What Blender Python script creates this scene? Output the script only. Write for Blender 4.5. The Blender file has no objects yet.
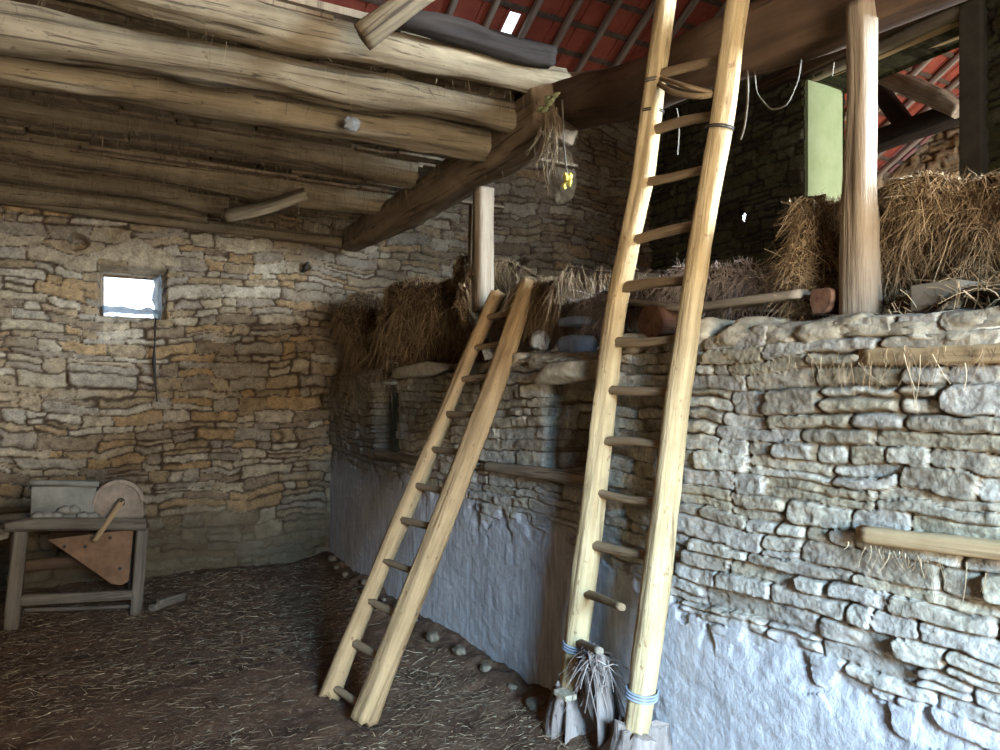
import bpy, math, random
import numpy as np
from mathutils import Matrix, Vector

C = bpy.context.scene.collection
S = bpy.context.scene

# ------------------------------------------------------------------ camera, world, light, exposure
EYE = 1.6; F = 740.0; HY = 400.0; YAW = math.radians(28.4)
SY, CY = math.sin(YAW), math.cos(YAW)
cd = bpy.data.cameras.new('camera'); cam = bpy.data.objects.new('camera', cd); C.objects.link(cam)
cam.location = (0, 0, EYE); cam.rotation_euler = (math.pi / 2, 0, -YAW)
cd.sensor_width = 36; cd.lens = F * 36 / 1000; cd.shift_y = 0.025; cd.clip_start = 0.02
S.camera = cam
S.view_settings.view_transform = 'Standard'; S.view_settings.look = 'None'
S.view_settings.gamma = 1.0; S.view_settings.exposure = 0.0
S.view_settings.use_curve_mapping = False
try:
    S.cycles.use_denoising = True
    S.cycles.max_bounces = 8; S.cycles.diffuse_bounces = 5
except Exception:
    pass
W = bpy.data.worlds.new('sky'); S.world = W; W.use_nodes = True
bg = W.node_tree.nodes['Background']; bg.inputs[0].default_value = (0.80, 0.90, 1.0, 1); bg.inputs[1].default_value = 2.6

def area(name, loc, target, sx, sy, power, color, spread=180):
    d = bpy.data.lights.new(name, 'AREA'); d.shape = 'RECTANGLE'; d.size = sx; d.size_y = sy
    d.energy = power; d.color = color; d.spread = math.radians(spread)
    o = bpy.data.objects.new(name, d); C.objects.link(o); o.location = loc
    o.rotation_euler = (Vector(target) - Vector(loc)).to_track_quat('-Z', 'Y').to_euler()
    return o
# daylight through the barn door in the front wall (behind the camera)
area('door_daylight', (0.95, -1.62, 1.55), (0.85, 5.0, 1.55), 0.85, 1.8, 275, (1.0, 0.885, 0.71))
area('sky_above_yard', (-0.7, -6.0, 3.6), (1.9, 2.2, 0.6), 3.0, 1.5, 5000, (0.30, 0.62, 1.0))
# daylight through the hay door high in the front wall, over the loft
area('hay_door_daylight', (5.2, -1.62, 3.30), (2.3, 1.7, 2.5), 1.15, 1.5, 400, (0.62, 0.80, 1.0), 90)
# daylight through the second loft opening, beside the viewer
area('loft_opening_daylight', (6.30, -0.45, 3.35), (2.2, 1.6, 2.75), 1.0, 1.1, 110, (0.74, 0.87, 1.0), 80)
# daylight through the open gateway of the neighbouring bay
area('next_bay_daylight', (9.2, -1.4, 2.2), (9.0, 6.5, 4.6), 2.6, 3.2, 900, (1.0, 0.95, 0.86))

# ------------------------------------------------------------------ pixel -> world helpers
def ray(px, py):
    t = (px - 500.0) / F
    return (SY + t * CY, CY - t * SY, (HY - py) / F)
def onX(px, py, X):
    d = ray(px, py); s = X / d[0]; return (X, d[1] * s, EYE + d[2] * s)
def onY(px, py, Y):
    d = ray(px, py); s = Y / d[1]; return (d[0] * s, Y, EYE + d[2] * s)
def onZ(px, py, Z):
    d = ray(px, py); s = (Z - EYE) / d[2]; return (d[0] * s, d[1] * s, Z)

# ------------------------------------------------------------------ noise
def _h(ix, iy, iz, seed):
    with np.errstate(over='ignore'):
        n = (ix.astype(np.int64) * 374761393 + iy.astype(np.int64) * 668265263 + iz.astype(np.int64) * 2147483647 + seed * 1274126177) & 0xFFFFFFFF
        n = ((n ^ (n >> 13)) * 1274126177) & 0xFFFFFFFF
        n = ((n ^ (n >> 16)) * 2246822519) & 0xFFFFFFFF
        n = n ^ (n >> 15)
    return n.astype(np.float64) / 4294967295.0
def vn(x, y, z=0.0, seed=0):
    x, y, z = np.broadcast_arrays(np.asarray(x, float), np.asarray(y, float), np.asarray(z, float))
    ix, iy, iz = np.floor(x), np.floor(y), np.floor(z)
    fx, fy, fz = x - ix, y - iy, z - iz
    fx, fy, fz = [f * f * (3 - 2 * f) for f in (fx, fy, fz)]
    r = 0
    for a in (0, 1):
        for b in (0, 1):
            for c in (0, 1):
                w = (fx if a else 1 - fx) * (fy if b else 1 - fy) * (fz if c else 1 - fz)
                r = r + w * _h(ix + a, iy + b, iz + c, seed)
    return r * 2 - 1
def fbm(x, y, z=0.0, seed=0, oct=4, gain=0.5):
    r, a, f = 0, 1.0, 1.0
    for i in range(oct):
        r = r + a * vn(np.asarray(x) * f, np.asarray(y) * f, np.asarray(z) * f, seed + 17 * i); a *= gain; f *= 2.03
    return r
def h1(i, seed=0, j=0):
    i = np.asarray(i); return _h(i, np.full(i.shape, j), np.zeros(i.shape), seed)
def sst(a, b, x):
    t = np.clip((x - a) / (b - a), 0, 1); return t * t * (3 - 2 * t)

# ------------------------------------------------------------------ mesh helpers
def wmat(o):
    m_ = o.matrix_basis.copy()
    while o.parent is not None:
        o = o.parent; m_ = o.matrix_basis @ m_
    return m_
def link(name, me, parent=None, M=None):
    o = bpy.data.objects.new(name, me); C.objects.link(o)
    M = M or Matrix.Identity(4)
    if parent is not None:
        o.parent = parent
        o.matrix_basis = wmat(parent).inverted() @ M
    else:
        o.matrix_basis = M
    return o
def mesh_np(name, V, Fq, mats, attrs=None, smooth=True, mi=None):
    V = np.asarray(V, np.float32); Fq = np.asarray(Fq, np.int32)
    me = bpy.data.meshes.new(name)
    n, m, k = len(V), len(Fq), Fq.shape[1]
    me.vertices.add(n); me.vertices.foreach_set('co', V.ravel())
    me.loops.add(m * k); me.loops.foreach_set('vertex_index', Fq.ravel())
    me.polygons.add(m); me.polygons.foreach_set('loop_start', np.arange(0, m * k, k, dtype=np.int32))
    for mt in (mats if isinstance(mats, (list, tuple)) else [mats]): me.materials.append(mt)
    if mi is not None: me.polygons.foreach_set('material_index', np.asarray(mi, np.int32))
    me.polygons.foreach_set('use_smooth', np.full(m, smooth, dtype=bool))
    for a, v in (attrs or {}).items():
        at = me.attributes.new(a, 'FLOAT', 'POINT'); at.data.foreach_set('value', np.asarray(v, np.float32))
    me.update(calc_edges=True)
    return me
def grid_faces(nu, nv):
    i = np.arange((nu - 1) * (nv - 1)); a = (i // (nv - 1)) * nv + i % (nv - 1)
    return np.stack([a, a + nv, a + nv + 1, a + 1], 1)
def mesh_py(name, V, Fs, mat, smooth=False):
    me = bpy.data.meshes.new(name); me.from_pydata([tuple(v) for v in V], [], [tuple(f) for f in Fs])
    for mt in (mat if isinstance(mat, (list, tuple)) else [mat]): me.materials.append(mt)
    if smooth: me.polygons.foreach_set('use_smooth', np.full(len(me.polygons), True))
    me.update(); return me
def empty(name, loc, label, cat, group=None):
    o = bpy.data.objects.new(name, None); C.objects.link(o); o.location = loc
    o.matrix_basis = Matrix.Translation(loc); o.empty_display_size = .1
    return tag(o, label, cat, group)
def tag(o, label=None, cat=None, group=None, kind=None):
    if label: o['label'] = label
    if cat: o['category'] = cat
    if group: o['group'] = group
    if kind: o['kind'] = kind
    return o

def frameM(p0, p1):
    z = (Vector(p1) - Vector(p0)).normalized()
    up = Vector((0, 0, 1)) if abs(z.z) < .85 else Vector((1, 0, 0))
    x = up.cross(z).normalized(); y = z.cross(x)
    M = Matrix((x, y, z)).transposed().to_4x4(); M.translation = Vector(p0); return M

def timber(name, pts, rad, mat, parent=None, sq=2.0, asp=1.0, amp=.008, seed=1, nseg=16, step=.035, roll=0.0, knots=0.0, rough_end=0.0):
    """A pole or sawn timber through pts; rad one value or one per point; sq 2 round .. 10 square."""
    P = np.array(pts, float); R = np.array(rad if np.ndim(rad) else [rad] * len(P), float)
    M = frameM(P[0], P[-1]); Mi = np.array(M.inverted())
    L = P @ Mi[:3, :3].T + Mi[:3, 3]
    seg = np.r_[0, np.cumsum(np.linalg.norm(np.diff(L, axis=0), axis=1))]
    n = max(4, int(seg[-1] / step)); t = np.linspace(0, seg[-1], n)
    c = np.stack([np.interp(t, seg, L[:, k]) for k in range(3)], 1)
    if len(P) > 2:                                   # soften the bends
        for _ in range(6):
            c[1:-1] = .25 * c[:-2] + .5 * c[1:-1] + .25 * c[2:]
    r = np.interp(t, seg, R)
    th = np.linspace(0, 2 * math.pi, nseg, endpoint=False) + math.pi / nseg
    ct, s_ = np.cos(th), np.sin(th)
    rr = 1 / (np.abs(ct) ** sq + np.abs(s_) ** sq) ** (1 / sq)
    ex, ey = rr * ct, rr * s_ * asp
    cr, sr = math.cos(roll), math.sin(roll)
    ex, ey = ex * cr - ey * sr, ex * sr + ey * cr
    Z = c[:, 2][:, None] + 0 * ex[None]
    nz = fbm(ex[None] * 2.2 + seed, ey[None] * 2.2, Z * 1.6, seed, 3) * amp + fbm(ex[None] * 7 + seed, ey[None] * 7, Z * 2.5, seed + 5, 2) * amp * .45
    if knots: nz = nz + knots * sst(.45, .8, vn(ex[None] * 1.5 + seed, ey[None] * 1.5, Z * 3, seed + 9))
    k = 1 + nz / r[:, None]
    bx = fbm(t * .9, seed * 1.7, 0, seed + 31, 2) * amp * 1.2; by = fbm(t * .9, seed * 2.9, 0, seed + 37, 2) * amp * 1.2
    w = np.sin(np.linspace(0, math.pi, n)); bx *= w; by *= w
    X = c[:, 0][:, None] + bx[:, None] + r[:, None] * k * ex[None]; Y = c[:, 1][:, None] + by[:, None] + r[:, None] * k * ey[None]
    if rough_end:
        e = fbm(ex * 3 + seed, ey * 3, 0, seed + 3, 2) * rough_end; Z[0] += e; Z[-1] += fbm(ex * 3, ey * 3 + seed, 0, seed + 4, 2) * rough_end
    V = np.stack([X, Y, Z], 2).reshape(-1, 3)
    Fs = []
    for i in range(n - 1):
        for j in range(nseg):
            a = i * nseg + j; b = i * nseg + (j + 1) % nseg
            Fs.append((a, b, b + nseg, a + nseg))
    V = list(map(tuple, V))
    for i, flip in ((0, True), (n - 1, False)):
        cidx = len(V); V.append(tuple(np.mean(np.array(V[i * nseg:(i + 1) * nseg]), 0)))
        for j in range(nseg):
            a = i * nseg + j; b = i * nseg + (j + 1) % nseg
            Fs.append((b, a, cidx) if flip else (a, b, cidx))
    me = mesh_py(name, V, Fs, mat, smooth=(sq < 4))
    if sq >= 4 or True:
        ne = 2 * nseg; m = len(me.polygons); sm = np.full(m, True); sm[m - ne:] = False
        me.polygons.foreach_set('use_smooth', sm)
    return link(name, me, parent, M)

def blob(name, c, r, mat, parent=None, amp=.15, seed=1, n=20, fr=2.0, sq=2.0):
    u = np.linspace(0, 2 * math.pi, n * 2, endpoint=False); v = np.linspace(.06, math.pi - .06, n)
    U, Vv = np.meshgrid(u, v, indexing='ij')
    x, y, z = np.cos(U) * np.sin(Vv), np.sin(U) * np.sin(Vv), np.cos(Vv)
    k = 1 / (np.abs(x) ** sq + np.abs(y) ** sq + np.abs(z) ** sq) ** (1 / sq)
    k = k * (1 + amp * fbm(x * fr + seed, y * fr, z * fr, seed, 4))
    P = np.stack([x * k * r[0], y * k * r[1], z * k * r[2]], 2).reshape(-1, 3)
    Fs = []
    nu = 2 * n
    for i in range(nu):
        for j in range(n - 1):
            a = i * n + j; b = ((i + 1) % nu) * n + j
            Fs.append((a, a + 1, b + 1, b))
    Fs.append([i * n for i in range(nu)]); Fs.append([i * n + n - 1 for i in range(nu)][::-1])
    return link(name, mesh_py(name, P, Fs, mat, True), parent, Matrix.Translation(c))

def rock(name, c, r, mat, seed=1, n=26, sq=4.0, amp=.10, parent=None):
    u = np.linspace(0, 2 * math.pi, n * 2, endpoint=False); v = np.linspace(.04, math.pi - .04, n)
    U, Vv = np.meshgrid(u, v, indexing='ij')
    x, y, z = np.cos(U) * np.sin(Vv), np.sin(U) * np.sin(Vv), np.cos(Vv)
    rg_ = np.random.default_rng(seed)
    k = 1 / (np.abs(x) ** sq + np.abs(y) ** sq + np.abs(z) ** sq) ** (1 / sq)
    for _ in range(9):                                # cleft faces
        nrm = rg_.normal(size=3); nrm /= np.linalg.norm(nrm); dd = .78 + .3 * rg_.random()
        dot = x * nrm[0] + y * nrm[1] + z * nrm[2]; k = np.where(dot > .05, np.minimum(k, dd / np.maximum(dot, .05)), k)
    k = k * (1 + amp * fbm(x * 2 + seed, y * 2, z * 2, seed, 3) + .035 * fbm(x * 9 + seed, y * 9, z * 9, seed + 2, 3))
    P = np.stack([x * k * r[0], y * k * r[1], z * k * r[2]], 2).reshape(-1, 3); Fs = []; nu = 2 * n
    for i in range(nu):
        for j in range(n - 1):
            a = i * n + j; b = ((i + 1) % nu) * n + j; Fs.append((a, a + 1, b + 1, b))
    Fs.append([i * n for i in range(nu)]); Fs.append([i * n + n - 1 for i in range(nu)][::-1])
    return link(name, mesh_py(name, P, Fs, mat, True), parent, Matrix.Translation(c))

def box_vf(lo, hi):
    (x0, y0, z0), (x1, y1, z1) = lo, hi
    V = [(x0, y0, z0), (x1, y0, z0), (x1, y1, z0), (x0, y1, z0), (x0, y0, z1), (x1, y0, z1), (x1, y1, z1), (x0, y1, z1)]
    return V, [(0, 3, 2, 1), (4, 5, 6, 7), (0, 1, 5, 4), (1, 2, 6, 5), (2, 3, 7, 6), (3, 0, 4, 7)]
def boxes(name, L, mat, parent=None, M=None, bevel=0):
    V, Fs = [], []
    for lo, hi in L:
        v, f = box_vf(lo, hi); n = len(V); V += v; Fs += [tuple(i + n for i in q) for q in f]
    o = link(name, mesh_py(name, V, Fs, mat), parent, M)
    if bevel:
        b = o.modifiers.new('bevel', 'BEVEL'); b.width = bevel; b.segments = 2
    return o
def prism(name, poly, axis, a0, a1, mat, parent=None, bevel=0):
    """poly of (p, q) pairs extruded along axis 0/1/2."""
    def mk(p, q, a):
        r = [p, q]; r.insert(axis, a); return tuple(r)
    n = len(poly)
    V = [mk(p, q, a0) for p, q in poly] + [mk(p, q, a1) for p, q in poly]
    Fs = [tuple(range(n)), tuple(range(2 * n - 1, n - 1, -1))] + [((i + 1) % n, i, i + n, (i + 1) % n + n) for i in range(n)]
    o = link(name, mesh_py(name, V, Fs, mat), parent)
    if bevel:
        b = o.modifiers.new('bevel', 'BEVEL'); b.width = bevel; b.segments = 2
    return o

def ribbons(P, D, L, Wd, droop, seed=1, segs=3, curl=.25):
    """Straw: n thin crossed strips starting at P along D; returns verts, quads, rnd."""
    rg = np.random.default_rng(seed); n = len(P)
    D = D / (np.linalg.norm(D, axis=1, keepdims=True) + 1e-9)
    side = np.cross(D, rg.normal(size=(n, 3))); side /= (np.linalg.norm(side, axis=1, keepdims=True) + 1e-9)
    cur = rg.normal(size=(n, 3)) * curl
    V = np.zeros((n, segs + 1, 2, 3))
    for k in range(segs + 1):
        t = k / segs
        c = P + D * (L * t)[:, None] + cur * (L * t * t)[:, None]; c = c + np.array([0, 0, -1.0]) * (droop * L * t * t)[:, None]
        w = (Wd * (1 - .5 * t))[:, None] * .5
        V[:, k, 0] = c - side * w; V[:, k, 1] = c + side * w
    base = (np.arange(n) * (segs + 1) * 2)[:, None]
    q = np.array([[2 * k, 2 * k + 1, 2 * k + 3, 2 * k + 2] for k in range(segs)]).reshape(1, -1)
    Fq = (base + q).reshape(-1, 4)
    rnd = np.repeat(rg.random(n), (segs + 1) * 2)
    return V.reshape(-1, 3), Fq, rnd

# ------------------------------------------------------------------ materials
class NT:
    def __init__(s, name):
        s.m = bpy.data.materials.new(name); s.m.use_nodes = True; s.t = s.m.node_tree; s.n = s.t.nodes; s.l = s.t.links
        s.b = s.n['Principled BSDF']; s.b.inputs['Specular IOR Level'].default_value = .2
    def add(s, ty, **kw):
        x = s.n.new(ty)
        for k, v in kw.items(): setattr(x, k, v)
        return x
    def put(s, sock, v):
        if isinstance(v, bpy.types.NodeSocket): s.l.new(v, sock)
        else: sock.default_value = v
    def coord(s, scale=(1, 1, 1), kind='Object'):
        tc = s.add('ShaderNodeTexCoord'); mp = s.add('ShaderNodeMapping'); mp.inputs['Scale'].default_value = scale
        s.l.new(tc.outputs[kind], mp.inputs[0]); return mp.outputs[0]
    def noise(s, vec, scale, detail=4, rough=.55, out='Fac', dist=0):
        x = s.add('ShaderNodeTexNoise'); s.l.new(vec, x.inputs['Vector'])
        x.inputs['Scale'].default_value = scale; x.inputs['Detail'].default_value = detail; x.inputs['Roughness'].default_value = rough; x.inputs['Distortion'].default_value = dist
        return x.outputs[out]
    def ramp(s, fac, stops, interp='LINEAR'):
        x = s.add('ShaderNodeValToRGB'); s.put(x.inputs[0], fac); e = x.color_ramp.elements; x.color_ramp.interpolation = interp
        while len(e) < len(stops): e.new(.5)
        for el, (p, c) in zip(e, stops):
            el.position = p; el.color = (*c, 1) if len(c) == 3 else c
        return x.outputs[0]
    def mix(s, fac, a, b, mode='MIX'):
        x = s.add('ShaderNodeMix', data_type='RGBA', blend_type=mode)
        s.put(x.inputs[0], fac); s.put(x.inputs[6], (*a, 1) if isinstance(a, tuple) else a); s.put(x.inputs[7], (*b, 1) if isinstance(b, tuple) else b)
        return x.outputs[2]
    def math(s, op, a, b=0.0, c=0.0):
        x = s.add('ShaderNodeMath', operation=op); s.put(x.inputs[0], a); s.put(x.inputs[1], b); s.put(x.inputs[2], c); return x.outputs[0]
    def attr(s, name):
        x = s.add('ShaderNodeAttribute'); x.attribute_name = name; return x.outputs['Fac']
    def rand(s):
        return s.add('ShaderNodeObjectInfo').outputs['Random']
    def bump(s, h, strength=.5, dist=.01, prev=None):
        x = s.add('ShaderNodeBump'); x.inputs['Strength'].default_value = strength; x.inputs['Distance'].default_value = dist
        s.l.new(h, x.inputs['Height'])
        if prev is not None: s.l.new(prev, x.inputs['Normal'])
        return x.outputs[0]
    def done(s, col, rough=.9, nrm=None):
        s.put(s.b.inputs['Base Color'], col if isinstance(col, bpy.types.NodeSocket) else (*col, 1)); s.put(s.b.inputs['Roughness'], rough)
        if nrm is not None: s.l.new(nrm, s.b.inputs['Normal'])
        return s.m
def _comb(self, g):
    x = self.add('ShaderNodeCombineColor'); [self.l.new(g, x.inputs[i]) for i in range(3)]; return x.outputs[0]
NT.comb = _comb
g8 = lambda *c: tuple(((v / 255) / 12.92 if v / 255 <= .04045 else ((v / 255 + .055) / 1.055) ** 2.4) for v in c)

def wall_mat(name, pal, joint, plaster, stains, pl_streak=False):
    m = NT(name); o = m.coord()
    n = len(pal)
    col = m.ramp(m.attr('sid'), [(i / n, c) for i, c in enumerate(pal)], 'CONSTANT')
    f = m.noise(o, 14, 6, .65); col = m.mix(.85, col, m.ramp(f, [(.3, (.42, .39, .35)), (.52, (.95, .95, .95)), (.72, (1.4, 1.34, 1.24))]), 'MULTIPLY')
    col = m.mix(.8, col, m.ramp(m.noise(o, 55, 6, .7), [(.28, (.5, .47, .44)), (.5, (.97, .97, .97)), (.72, (1.4, 1.38, 1.32))]), 'MULTIPLY')
    for sc, lo, hi, c, amt in stains:
        col = m.mix(m.math('MULTIPLY', m.ramp(m.noise(o, sc, 3), [(lo, (0, 0, 0)), (hi, (1, 1, 1))]), amt), col, c)
    jn = m.mix(m.noise(o, 40, 4), joint, tuple(v * 1.7 for v in joint))
    col = m.mix(m.attr('joint'), col, jn)
    po = m.coord((9, 9, 1.6)) if pl_streak else o
    pn = m.noise(po, 3 if pl_streak else 6, 6, .6)
    pc = m.mix(m.ramp(pn, [(.3, (0, 0, 0)), (.7, (1, 1, 1))]), plaster[0], plaster[1])
    col = m.mix(m.attr('plas'), col, pc)
    col = m.mix(m.math('MULTIPLY', m.attr('shade_stain'), .62), col, g8(58,46,32))  # brown tone for shade painted into the walls, and the browner loft-side stretch
    b1 = m.bump(m.noise(o, 38, 8, .75), .8, .014)
    b2 = m.bump(m.noise(o, 160, 3, .6), .35, .004, b1)
    return m.done(col, .95, b2)

M = {}
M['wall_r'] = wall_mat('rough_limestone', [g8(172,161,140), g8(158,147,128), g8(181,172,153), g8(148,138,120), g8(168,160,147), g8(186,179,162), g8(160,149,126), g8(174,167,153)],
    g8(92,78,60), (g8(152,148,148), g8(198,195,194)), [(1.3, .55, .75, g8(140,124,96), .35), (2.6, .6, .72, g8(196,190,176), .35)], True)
M['wall_b'] = wall_mat('brown_rubble_stone', [g8(158,138,110), g8(148,128,100), g8(172,156,130), g8(146,132,114), g8(164,136,100), g8(156,144,126), g8(178,164,142), g8(136,118,96)],
    g8(66,52,38), (g8(120,104,80), g8(142,128,102)), [(.9, .52, .72, g8(120,96,62), .4), (1.9, .58, .72, g8(166,156,140), .4), (.6, .6, .75, g8(104,96,92), .4)])
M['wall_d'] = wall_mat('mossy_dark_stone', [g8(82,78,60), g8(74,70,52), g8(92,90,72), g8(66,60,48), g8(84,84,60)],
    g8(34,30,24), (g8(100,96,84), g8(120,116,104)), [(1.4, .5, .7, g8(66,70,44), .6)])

def wood_mat(name, c0, c1, crack, sc=1.0, rough=.85, crack_amt=1.0, bump=.5, speck=None, var=.5):
    m = NT(name)
    o = m.coord((14 * sc, 14 * sc, .9 * sc)); q = m.coord((26 * sc, 26 * sc, .8 * sc))
    a = m.noise(o, 1.6, 6, .65, dist=.4)
    col = m.mix(m.ramp(a, [(.3, (0, 0, 0)), (.72, (1, 1, 1))]), c0, c1)
    k = m.noise(q, 1.3, 4, .7, dist=.6)
    ck = m.ramp(k, [(.36, (1, 1, 1)), (.43, (0, 0, 0))])
    col = m.mix(m.math('MULTIPLY', ck, .75 * crack_amt), col, crack)
    w = m.noise(m.coord((1, 1, 1)), 3.2, 5, .6); col = m.mix(.6, col, m.ramp(w, [(.3, (.55, .5, .45)), (.6, (1.05, 1.05, 1.05))]), 'MULTIPLY')
    if speck:
        s_ = m.ramp(m.noise(m.coord((1, 1, .6)), 30, 2), [(.66, (0, 0, 0)), (.72, (1, 1, 1))]); col = m.mix(m.math('MULTIPLY', s_, .8), col, speck)
    r = m.rand(); g = m.math('MULTIPLY_ADD', r, var, 1 - var / 2)
    col = m.mix(1.0, col, m.comb(g), 'MULTIPLY')
    b = m.bump(m.noise(o, 3.5, 6, .7), bump, .012)
    return m.done(col, rough, b)

M['log'] = wood_mat('old_grey_log', g8(98,85,66), g8(148,131,104), g8(48,38,28), .75, var=.3, bump=1.0, speck=g8(92,78,60))
M['beam'] = wood_mat('dark_brown_beam', g8(104,87,68), g8(144,122,96), g8(52,40,30), .6, var=.2, bump=1.0)
M['beam_dark'] = wood_mat('smoky_beam', g8(70,54,42), g8(106,83,64), g8(34,26,20), .5, var=.2)
M['rail'] = wood_mat('pale_peeled_pole', g8(170,146,106), g8(208,186,144), g8(104,80,54), 1.1, bump=.9, crack_amt=.8, speck=g8(140,112,78), var=.1)
M['rail2'] = wood_mat('honey_pole', g8(156,127,90), g8(194,163,120), g8(98,74,48), 1.1, bump=.8, crack_amt=.6, speck=g8(124,96,66), var=.12)
M['rung'] = wood_mat('worn_rung', g8(128,108,82), g8(164,142,112), g8(80,64,48), 1.2, var=.3)
M['post'] = wood_mat('weathered_post', g8(126,110,92), g8(168,152,130), g8(74,60,46), .8, var=.1, bump=1.0)
M['plank'] = wood_mat('dry_plank', g8(156,131,96), g8(186,161,122), g8(104,82,56), .8, crack_amt=.6, var=.2)
M['stand'] = wood_mat('dirty_stand_wood', g8(92,84,74), g8(134,124,110), g8(52,44,36), .9, var=.15, bump=.8)
M['old'] = wood_mat('grey_worm_eaten_wood', g8(120,110,96), g8(160,148,130), g8(66,56,46), .9, var=.2)
M['board'] = wood_mat('ceiling_board', g8(104,88,70), g8(140,122,98), g8(60,48,36), .5, var=.3)
M['rafter'] = wood_mat('grey_rafter', g8(128,116,106), g8(166,152,140), g8(80,70,62), .6, var=.3)
M['black_wood'] = wood_mat('near_black_timber', g8(34,28,24), g8(52,44,38), g8(20,16,14), .6, var=.2)
M['stump'] = wood_mat('rotten_stump', g8(112,100,92), g8(160,146,136), g8(60,50,44), .8, bump=1.0, var=.2)

def plain(name, c0, c1, sc=8, rough=.8, bump=.3, metal=0.0, bd=.006):
    m = NT(name); o = m.coord(); n = m.noise(o, sc, 6, .65)
    col = m.mix(m.ramp(n, [(.3, (0, 0, 0)), (.7, (1, 1, 1))]), c0, c1)
    m.b.inputs['Metallic'].default_value = metal
    return m.done(col, rough, m.bump(m.noise(o, sc * 5, 5, .6), bump, bd))
M['rust'] = plain('rusty_sheet', g8(98,72,52), g8(136,104,78), 9, .75, .3)
M['grey_tin'] = plain('dull_painted_tin', g8(96,94,86), g8(140,136,124), 7, .7, .25)
M['cast'] = plain('brown_cast_cover', g8(112,98,86), g8(160,142,124), 10, .75, .3)
M['iron'] = plain('black_iron', g8(40,36,34), g8(62,56,52), 20, .6, .2)
M['wire'] = plain('grey_wire', g8(120,128,140), g8(150,156,166), 20, .5, .1)
M['string'] = plain('dusty_string', g8(84,77,66), g8(112,104,90), 30, .95, .1)
M['white'] = plain('white_bag', g8(196,206,214), g8(224,230,234), 14, .6, .5)
M['bluestone'] = plain('blue_grey_block', g8(120,136,158), g8(156,170,190), 12, .8, .4)
M['concrete'] = plain('cut_stone_face', g8(110,100,84), g8(136,123,105), 10, .9, .3)
def stone_mat(name, c0, c1):
    m = NT(name); o = m.coord()
    col = m.mix(m.ramp(m.noise(o, 5, 6, .65), [(.3, (0, 0, 0)), (.7, (1, 1, 1))]), c0, c1)
    col = m.mix(.85, col, m.ramp(m.noise(o, 22, 7, .7), [(.3, (.45, .42, .38)), (.52, (.97, .97, .97)), (.72, (1.4, 1.36, 1.28))]), 'MULTIPLY')
    return m.done(col, .95, m.bump(m.noise(o, 55, 5, .7), .5, .005, m.bump(m.noise(o, 20, 8, .75), .8, .014)))
M['stone'] = stone_mat('pale_limestone', g8(150,138,116), g8(188,178,156))
M['stone_dark'] = stone_mat('grimy_stone', g8(96,86,72), g8(128,116,98))
M['redlog'] = wood_mat('red_brown_log', g8(96,68,52), g8(128,94,74), g8(64,42,32), 1.0, var=.1)
M['plasterg'] = plain('limewashed_jamb', g8(146,164,124), g8(164,180,144), 5, .9, .25)
M['plasterd'] = plain('grey_render', g8(74,71,64), g8(98,94,84), 6, .95, .8)
M['cloth'] = plain('grey_rag', g8(104,103,100), g8(140,139,134), 30, .95, .5)
M['yellow'] = plain('yellow_dry_leaf', g8(190,170,70), g8(214,196,104), 20, .7, .3)
M['leaf'] = plain('grey_green_leaf', g8(112,116,78), g8(150,150,110), 20, .8, .3)
M['tile'] = plain('red_clay_tile', g8(126,62,50), g8(158,84,68), 6, .5, .2)
M['batten'] = wood_mat('dark_batten', g8(70,58,50), g8(104,88,76), g8(40,32,28), 1.0, var=.1)

def straw_mat(name, stops):
    m = NT(name); m.b.inputs['Specular IOR Level'].default_value = .25
    return m.done(m.ramp(m.attr('rnd'), stops), .7)
M['hay'] = straw_mat('hay', [(0, g8(98,80,58)), (.4, g8(130,108,80)), (.8, g8(160,136,104)), (1, g8(196,172,136))])
M['hay_dark'] = straw_mat('old_brown_hay', [(0, g8(86,68,48)), (.5, g8(118,95,68)), (1, g8(158,132,98))])
M['hay_grey'] = straw_mat('dusty_grey_hay', [(0, g8(104,92,86)), (.5, g8(136,122,114)), (1, g8(172,156,144))])
M['straw'] = straw_mat('floor_straw', [(0, g8(80,66,52)), (.55, g8(110,92,72)), (.9, g8(146,126,100)), (1, g8(186,166,138))])
M['hang'] = straw_mat('dusty_strands', [(0, g8(70,56,42)), (.6, g8(110,92,68)), (1, g8(150,130,98))])
M['haybase'] = plain('packed_hay', g8(60,46,32), g8(92,72,50), 30, 1, 1.0, bd=.02)
m = NT('trodden_earth'); o = m.coord()
c = m.mix(m.ramp(m.noise(o, 5, 8, .7), [(.3, (0, 0, 0)), (.75, (1, 1, 1))]), g8(70,50,38), g8(120,92,70))
c = m.mix(m.ramp(m.noise(o, 28, 6, .7), [(.5, (0, 0, 0)), (.75, (.7, .7, .7))]), c, g8(136,116,98))
M['earth'] = m.done(c, .95, m.bump(m.noise(o, 40, 6, .75), .9, .02))

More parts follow.
